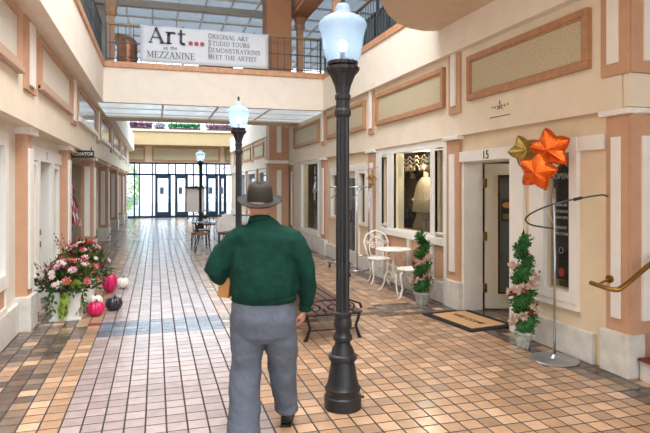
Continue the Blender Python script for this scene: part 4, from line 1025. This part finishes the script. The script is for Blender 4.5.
# ================================================================== BISTRO SET
def bistro_table(loc, label):
    t = thing('bistro_table', label, 'table', loc)
    m = MB(); m.lathe([(.27, .665), (.285, .67), (.285, .685), (.27, .69)], seg=40); m.build('tabletop', whiteiron, t, smooth=30)
    m = MB(); m.lathe([(.03, .2), (.045, .25), (.02, .32), (.035, .42), (.018, .5), (.03, .6), (.06, .66), (.1, .667)], seg=16)
    m.build('pedestal', whiteiron, t, smooth=True)
    for k in range(3):
        a = 2*PI*k/3+.4; m = MB()
        m.tube([(math.cos(a)*r_, math.sin(a)*r_, z) for r_, z in ((.02, .30), (.09, .32), (.14, .24), (.15, .14), (.19, .05), (.24, .015), (.26, .02))], [.014, .014, .014, .013, .012, .014, .012], 8)
        m.tube([(math.cos(a)*x, math.sin(a)*x, z) for x, z in spiral(.09, .19, .05, .015, 60, 400)], .007, 6)
        m.build('leg', whiteiron, t, smooth=True)
    for k in range(3):
        a = 2*PI*k/3+1.4; m = MB(); m.tube([(math.cos(a)*x, math.sin(a)*x, z) for x, z in spiral(.11, .56, .02, .085, 0, 480)], .007, 6).build('scroll', whiteiron, t, smooth=True)
def bistro_chair(loc, rz, label):
    t = thing('bistro_chair', label, 'chair', loc, rz, 'white bistro chairs')   # faces -y local, back at +y
    m = MB(); m.lathe([(.17, .425), (.19, .43), (.195, .44), (.19, .45), (.14, .446)], seg=32)
    for k in range(8):
        a = 2*PI*k/8; m.ell((.16*math.cos(a), .16*math.sin(a), .45), (.03, .03, .008), 8, 6)
    m.build('seat', whiteiron, t, smooth=40)
    for k in range(4):
        a = PI/4+k*PI/2; m = MB()
        m.tube([(math.cos(a)*r_, math.sin(a)*r_, z) for r_, z in ((.15, .43), (.19, .36), (.18, .26), (.15, .15), (.19, .05), (.23, .01))], [.016, .02, .015, .012, .012, .016], 8).build('leg', whiteiron, t, smooth=True)
    for k in range(4):
        m = MB(); a = PI/2*k; m.tube([(math.cos(a)*.15+math.sin(a)*x, math.sin(a)*.15+math.cos(a)*x*(-1), z) for x, z in spiral(0, .36, .015, .06, 90, 430)], .006, 5); m.build('apron_scroll', whiteiron, t, smooth=True)
    m = MB()
    loop = [(-.15, .45), (-.19, .58), (-.22, .70), (-.17, .82), (-.08, .87), (0, .90), (.08, .87), (.17, .82), (.22, .70), (.19, .58), (.15, .45)]
    yb = lambda z: .12+(z-.45)*.28
    m.tube([(x, yb(z), z) for x, z in loop], .014, 8)
    m.tube([(x, yb(z), z) for x, z in ((-.1, .45), (-.13, .6), (-.11, .74), (0, .8), (.11, .74), (.13, .6), (.1, .45))], .009, 6)
    for sgn in (-1, 1):
        m.tube([(sgn*x, yb(z), z) for x, z in spiral(.055, .64, .012, .055, 0, 500)], .008, 6)
        m.tube([(sgn*x, yb(z), z) for x, z in spiral(.16, .70, .01, .035, 0, 400)], .007, 6)
        m.tube([(sgn*x, yb(z), z) for x, z in spiral(.06, .82, .01, .035, 0, 400)], .007, 6)
    m.tube([(0, yb(.45), .45), (0, yb(.8), .8)], .008, 6)
    m.build('backrest', whiteiron, t, smooth=True)
bistro_table((3.61, 8.2, 0), 'white round cast iron bistro table under the big display window')
bistro_chair((3.66, 8.95, 0), R(-10), 'white cast iron chair on the far side of the bistro table')
bistro_chair((3.64, 7.66, 0), R(-115), 'white cast iron chair on the near side of the bistro table beside the topiary')

# ================================================================== GARMENT RACK
gr = thing('garment_rack', 'chrome garment rack on black casters between lamp post and display window', 'clothes rack', (3.68, 9.8, 0), R(0))
m = MB()
m.tube([(-.25, 0, .1), (.18, 0, .1)], .013).tube([(-.25, 1.25, .1), (.18, 1.25, .1)], .013).tube([(.02, 0, .1), (.02, 1.25, .1)], .013)
m.build('base_frame', chrome, gr, smooth=True)
for y in (0, 1.25):
    for x in (-.1, .14): MB().tube([(x, y, .1), (x, y, 1.66)], .013).build('upright', chrome, gr, smooth=True)
    MB().tube([(-.25, y, 1.66), (.2, y, 1.66)], .014).build('end_bar', chrome, gr, smooth=True)
    MB().tube([(-.1, y, .38), (.14, y, .38)], .01).build('cross_bar', chrome, gr, smooth=True)
    MB().tube([(-.22, y-.01, 1.42), (.02, y-.01, 1.66)], .01).build('slant_arm', chrome, gr, smooth=True)
MB().tube([(.02, -.2, 1.66), (.02, 1.3, 1.66)], .014).build('top_bar', chrome, gr, smooth=True)
MB().tube([(.14, 0, 1.66), (.14, 0, 2.0), (.14, -.45, 2.02)], .008).build('flag_arm', chrome, gr, smooth=True)
for x in (-.25, .18):
    for y in (0, 1.25):
        o = MB().tube([(-.014, 0, .045), (.014, 0, .045)], .045, 16).build('caster', black_iron, gr, loc=(x, y, 0)); MB().box(-.02, .02, -.01, .02, .045, .1).build('fork', chrome, o)
st = thing('brass_figure', 'small brass ornament hanging at the top of the garment rack', 'ornament', (3.80, 9.62, 1.68))
MB().lathe([(.03, 0), (.05, .03), (.02, .08), (.045, .14), (.03, .2), (.012, .24), (.025, .28), (.005, .31)], seg=14).build('body', brass, st, smooth=True)
MB().tube([(.0, 0, .1), (-.06, 0, .18), (-.1, 0, .12)], .01, 6).tube([(0, 0, .1), (.06, 0, .18), (.1, 0, .12)], .01, 6).build('arm', brass, st)

# ================================================================== BALLOON STAND + BALLOONS
bs = thing('display_stand', 'chrome pole stand with foil wrapped round base and spiral arm beside the stone pot', 'stand', (3.68, 4.53, 0))
MB().lathe([(.22, 0), (.225, .01), (.21, .022), (.05, .03), (.03, .05), (.02, .06)], seg=40).build('base', silver_foil, bs, smooth=40)
MB().tube([(0, 0, .05), (0, 0, 1.66)], .011, 10).build('pole', chrome, bs, smooth=True)
sp = [(0, 0, 1.27), (-.12, .02, 1.285), (-.24, .04, 1.31), (-.33, 0, 1.36), (-.35, -.1, 1.42), (-.29, -.2, 1.48), (-.18, -.28, 1.53), (-.05, -.36, 1.565), (.06, -.43, 1.59), (.13, -.47, 1.60), (.17, -.49, 1.585)]
def smoothpath(P, k=5):
    out = []
    for i in range(len(P)-1):
        p0 = Vector(P[max(i-1, 0)]); p1 = Vector(P[i]); p2 = Vector(P[i+1]); p3 = Vector(P[min(i+2, len(P)-1)])
        for j in range(k):
            t = j/k; out.append(.5*((2*p1)+(-p0+p2)*t+(2*p0-5*p1+4*p2-p3)*t*t+(-p0+3*p1-3*p2+p3)*t**3))
    out.append(Vector(P[-1])); return out
MB().tube(smoothpath(sp), .008, 8).build('spiral_arm', greyiron, bs, smooth=True)
MB().tube([(-.08, -.345, 1.556), (-.02, -.385, 1.575)], .014, 8).build('clip', black_iron, bs)
def balloon(loc, label, m_, size, rot, tailto):
    t = thing('star_balloon', label, 'balloon', loc, 0, 'foil star balloons')
    m = MB(); K = 8; seg = 80; top = []; bot = []
    def Rr(a):
        k = (a*5/(2*PI)) % 1; d = abs(k-.5)*2  # 1 at tips, 0 at valleys
        return .66+.34*d**1.2
    for side in (1, -1):
        rows = []
        for i in range(K+1):
            ro = i/K; row = []
            for k in range(seg):
                a = 2*PI*k/seg; r_ = Rr(a)*ro; z = .40*(max(1-ro**2.2, 0))**.6*(.55+.45*(1-ro)) if i < K else 0
                z *= (.8+.2*Rr(a)); z += .012*math.sin(a*25)*ro*(1-ro)*4
                row.append(m.bm.verts.new((r_*math.cos(a+PI/2), side*-z, r_*math.sin(a+PI/2))))
            rows.append(row)
        for i in range(K):
            for k in range(seg):
                q = (rows[i][k], rows[i][(k+1) % seg], rows[i+1][(k+1) % seg], rows[i+1][k])
                try: m.bm.faces.new(q if side == 1 else q[::-1])
                except ValueError: pass
    bmesh.ops.remove_doubles(m.bm, verts=m.bm.verts, dist=.0005)
    bmesh.ops.recalc_face_normals(m.bm, faces=m.bm.faces)
    o = m.build('body', m_, t, smooth=True); o.scale = (size,)*3; o.rotation_euler = rot
    T = Vector(tailto)-Vector(loc)
    MB().tube([(0, 0, -size*.5), (T.x*.3, T.y*.3, -size*.5+(T.z+size*.5)*.35), tuple(T)], .0022, 5).build('ribbon', mat('balloon_ribbon', '#d9d9de', .4), t)
    return t
of = mat('orange_foil', '#ef6a22', .16, .75, bump=.35, bscale=9); gf = mat('gold_foil', '#a8904f', .18, .85, bump=.35, bscale=9)
tie = (3.68, 4.53, 1.29)
balloon((3.70, 4.62, 2.04), 'large orange foil star balloon, highest and rightmost of the three', of, .22, (R(8), R(-8), R(-62)), tie)
balloon((3.66, 4.95, 2.04), 'gold foil star balloon, left of the orange ones', gf, .18, (R(-5), R(-22), R(-20)), tie)
balloon((3.50, 4.55, 1.82), 'orange foil star balloon hanging lowest of the three', of, .20, (R(10), R(14), R(-55)), tie)

# ================================================================== DOORMAT
# unseen lamps added to brighten the dark shop interiors
for (x_, y_, z_, pw) in ((4.2, 8.2, 2.26, 12), (4.3, 14.5, 2.3, 4), (4.3, 4.85, 2.1, 1.2), (5.0, 6.3, 2.2, 5)):
    q = thing('added_spotlight', 'small fill spotlight added inside the %s' % {8.2: 'big display window', 14.5: 'farther shop window', 4.85: 'OPEN sign window', 6.3: 'shop of door 15'}[y_], 'added light', (x_, y_, z_), 0, 'added shop fill lights')
    MB().lathe([(.045, -.01), (.05, .03), (.02, .035)], seg=16).build('housing', white, q)
    MB().lathe([(.03, -.016), (.03, -.011)], seg=12).build('bulb', mat('added_spot_bulb', '#ffffff', .5, emit='#fff0d8', estr=6), q)
    l = bpy.data.lights.new('spot_fill_light', 'POINT'); l.energy = pw; l.color = (1, .9, .75); l.shadow_soft_size = .04
    lo = bpy.data.objects.new('spot_fill_light', l); COL.objects.link(lo); lo.parent = q; lo.location = (0, 0, -.07)
dm = thing('doormat', 'tan welcome mat with black border in front of door 15', 'doormat', (3.74, 6.2, 0), R(7))
MB().box(-.35, .35, -.5, .5, 0, .012, bev=.004).build('border', mat('mat_black', '#1c1a18', .95, noise=.3, nscale=60), dm)
MB().box(-.25, .25, -.4, .4, .012, .016).build('coir', mat('coir', '#c59a6c', .95, noise=.15, nscale=60), dm)
text('lettering', 'WELCOME', .12, mat('mat_black', '#1c1a18'), dm, (0, 0, .0185), (0, 0, R(-90)), ext=.001)

# ================================================================== STEPS + HANDRAIL
carpet = mat('red_carpet', '#6e3124', .95, noise=.35, nscale=50)
stp = MB()
for i in range(6): stp.box(4.02+i*.28, 8.8, .5, 3.86, .0 if i == 0 else i*.17, (i+1)*.17)
so = struct('stair!', stp, marble)
for i in range(6): MB().box(3.99+i*.28, 4.3+i*.28, .5, 3.86, (i+1)*.17, (i+1)*.17+.02, bev=.006).build('carpet_tread', carpet, so)
hr = thing('brass_handrail', 'brass stair handrail bending round the corner pillar at the right edge', 'handrail', (0, 0, 0))
MB().tube(smoothpath([(3.7, 4.08, .82), (3.68, 3.95, .815), (3.68, 3.80, .81), (3.75, 3.77, .84), (4.06, 3.77, 1.03), (4.6, 3.77, 1.35), (5.4, 3.77, 1.83)]), .021, 12).build('rail', brass, hr, smooth=True)
MB().tube([(3.68, 4.0, .81), (3.76, 4.0, .84), (3.84, 4.0, .86)], .011, 8).tube([(3.815, 4.0, .86), (3.84, 4.0, .86)], .035, 16).build('bracket', brass, hr, smooth=40)
MB().tube([(4.4, 3.77, 1.22), (4.4, 3.87, 1.2)], .011, 8).build('bracket', brass, hr)
pl = thing('potted_plant', 'dark leafy plant standing on the carpeted step at the right edge', 'potted plant', (4.42, 3.62, .19))
MB().lathe([(.06, 0), (.08, .1), (.085, .11), (.07, .11)], seg=16).build('pot', black_iron, pl, smooth=40)
random.seed(2); m = MB()
for k in range(70): a = random.uniform(0, 2*PI); m.leaf((0, 0, .1), (math.cos(a), math.sin(a), random.uniform(.3, 2.5)), random.uniform(.08, .2), .04)
m.build('foliage', leafd, pl)

# ================================================================== FAR CAFE SET
def cafe_table(loc, label):
    t = thing('cafe_table', label, 'table', loc)
    MB().box(-.55, .55, -.35, .35, .70, .725, bev=.006).build('tabletop', mat('smoky_top', '#5e6d78', .15, .2), t)
    for x in (-.45, .45):
        for y in (-.28, .28): MB().tube([(x, y, 0), (x*.8, y*.8, .35), (x, y, .70)], .014, 6).build('leg', black_iron, t)
def cafe_chair(loc, rz, label):
    t = thing('cafe_chair', label, 'chair', loc, rz, 'iron chairs at the far cafe tables')
    MB().box(-.2, .2, -.2, .2, .43, .47, bev=.01).build('seat', brownwood, t)
    for x in (-.18, .18):
        for y in (-.18, .18): MB().tube([(x, y, .43), (x*1.1, y*1.15, 0)], .012, 6).build('leg', black_iron, t)
    m = MB(); m.tube([(-.18, .19, .45), (-.19, .24, .7), (-.15, .27, .88), (0, .28, .94), (.15, .27, .88), (.19, .24, .7), (.18, .19, .45)], .012, 6)
    for sgn in (-1, 1): m.tube([(sgn*x, .24, z) for x, z in spiral(.08, .7, .015, .07, 0, 480)], .007, 5)
    m.build('backrest', black_iron, t); return t
cafe_table((1.45, 15.3, 0), 'dark cafe table between iron chairs in the middle of the hall')
cafe_chair((1.1, 14.75, 0), R(190), 'iron chair with brown seat at the near left side of the cafe table')
cafe_chair((1.75, 14.7, 0), R(170), 'iron chair with brown seat draped with a white jacket')
cafe_chair((1.2, 15.95, 0), R(5), 'iron chair on the far side of the cafe table')
jk = thing('white_jacket', 'white jacket hung over a chair back just left of the man\'s shoulder', 'jacket', (1.75, 14.43, 0))
m = MB(); m.tube([(0, 0, .52), (0, 0, .7), (0, .0, .85), (0, .0, .97)], [(.22, .07), (.24, .07), (.21, .06), (.1, .045)], 20, up=(1, 0, 0))
for sgn in (-1, 1): m.tube([(sgn*.17, 0, .88), (sgn*.25, -.03, .7), (sgn*.24, -.03, .5)], [.06, .055, .045], 12)
o = m.build('cloth', mat('white_fleece', '#d8d5d2', .9, noise=.08), jk); bake(o, [('REMESH', dict(mode='VOXEL', voxel_size=.015)), ('SMOOTH', dict(factor=.6, iterations=4)), ('DISPLACE', dict(texture=tx, strength=.03, mid_level=.5))])
pp = thing('potted_plant', 'small leafy plant standing on the cafe table', 'potted plant', (1.25, 15.3, .725))
MB().lathe([(.04, 0), (.06, .08), (.05, .08)], seg=12).build('pot', white, pp)
m = MB()
for k in range(60): a = random.uniform(0, 2*PI); m.leaf((0, 0, .08), (math.cos(a), math.sin(a), random.uniform(.2, 1.5)), random.uniform(.06, .14), .03)
m.build('foliage', leafd, pp)
cafe_table((2.6, 18.6, 0), 'second cafe table farther down the hall beyond the man')
cafe_chair((1.7, 18.3, 0), R(150), 'iron chair beside the second cafe table')
# notice board in front of the doors
nb = thing('display_board', 'beige free-standing board topped with greenery behind the distant lamp', 'board', (1.95, 29.5, 0))
MB().box(-.45, .45, -.03, .03, .35, 1.55).build('panel', mat('board_beige', '#c9bdb4', .8), nb)
MB().box(-.42, -.36, -.2, .2, 0, .04).box(-.41, -.37, -.02, .02, .04, .35).build('foot', darkmetal, nb); MB().box(.36, .42, -.2, .2, 0, .04).box(.37, .41, -.02, .02, .04, .35).build('foot', darkmetal, nb)
m = MB()
for k in range(260): m.leaf((random.uniform(-.48, .48), random.uniform(-.08, .08), 1.55+random.uniform(-.02, .08)), (random.uniform(-1, 1), random.uniform(-1, 1), random.uniform(-.4, 1)), .12, .06)
m.build('garland', leafd, nb)
# red-hooded pram-like tub by the left of the doors
# planters along the far mezzanine edge
random.seed(5)
for i, (x, c1, c2, l, wd) in enumerate(((-.75, '#6e4f74', '#8f5a6e', 'purple flower box on the far balcony, leftmost', 1.1), (.2, '#d8d3d8', '#7c6f8c', 'pale flower box on the far balcony beside the green one', .5), (1.45, '#2f7a46', '#3f8f55', 'long bright green fern box in the middle of the far balcony', 1.6), (3.3, '#8d6a86', '#a76a72', 'purple and rose flower box on the far balcony, rightmost', 1.4))):
    t = thing('balcony_planter', l, 'planter', (x, 30.45, 4.62)); MB().box(-wd/2, wd/2, -.1, .1, 0, .12).build('box', darkwood, t)
    for c_ in (c1, c2):
        m = MB()
        for k in range(int(170*wd)): m.leaf((random.uniform(-wd/2, wd/2), random.uniform(-.12, .12), .12+random.uniform(0, .18)), (random.uniform(-1, 1), random.uniform(-1, 1), random.uniform(-.3, 1.2)), .14, .08)
        m.build('foliage', mat('balc_'+c_, c_, .7, tl=.2), t)
# outside: parked car and shrubs seen through the entrance
car = thing('car', 'pale car parked outside beyond the leftmost entrance glass', 'car', (-3.4, 44, -.02), R(0))
m = MB(); m.prism([(-2.1, .3), (2.1, .3), (2.15, .75), (1.4, .95), (.8, 1.4), (-.9, 1.42), (-1.5, .98), (-2.1, .9)], -.85, .85, 'y'); m.build('body', mat('car_paint', '#8fa3b4', .25, .3), car)
for x in (-1.3, 1.3):
    for y in (-.8, .8): MB().tube([(x, y-.1, .32), (x, y+.1, .32)], .32, 20).build('wheel', black_iron, car)
m = MB(); m.prism([(-1.35, .98), (1.3, .98), (.75, 1.34), (-.85, 1.36)], -.86, .86, 'y').build('window', MATS['dark_glass'], car)
sb = thing('shrub', 'pale green shrub outside the far left glass panel', 'shrub', (-2.2, 36, -.02)); m = MB()
for k in range(900):
    d = Vector((random.gauss(0, 1), random.gauss(0, 1), random.gauss(0, 1))).normalized(); m.leaf(Vector((0, 0, 1.7))+Vector((d.x*1.1, d.y*1.1, d.z*1.5)), d, .25, .14)
m.build('foliage', mat('shrub_leaf', '#c4d9a4', .7, tl=.3), sb); MB().tube([(0, 0, 0), (0, 0, 1.6)], .08).build('trunk', twig, sb)
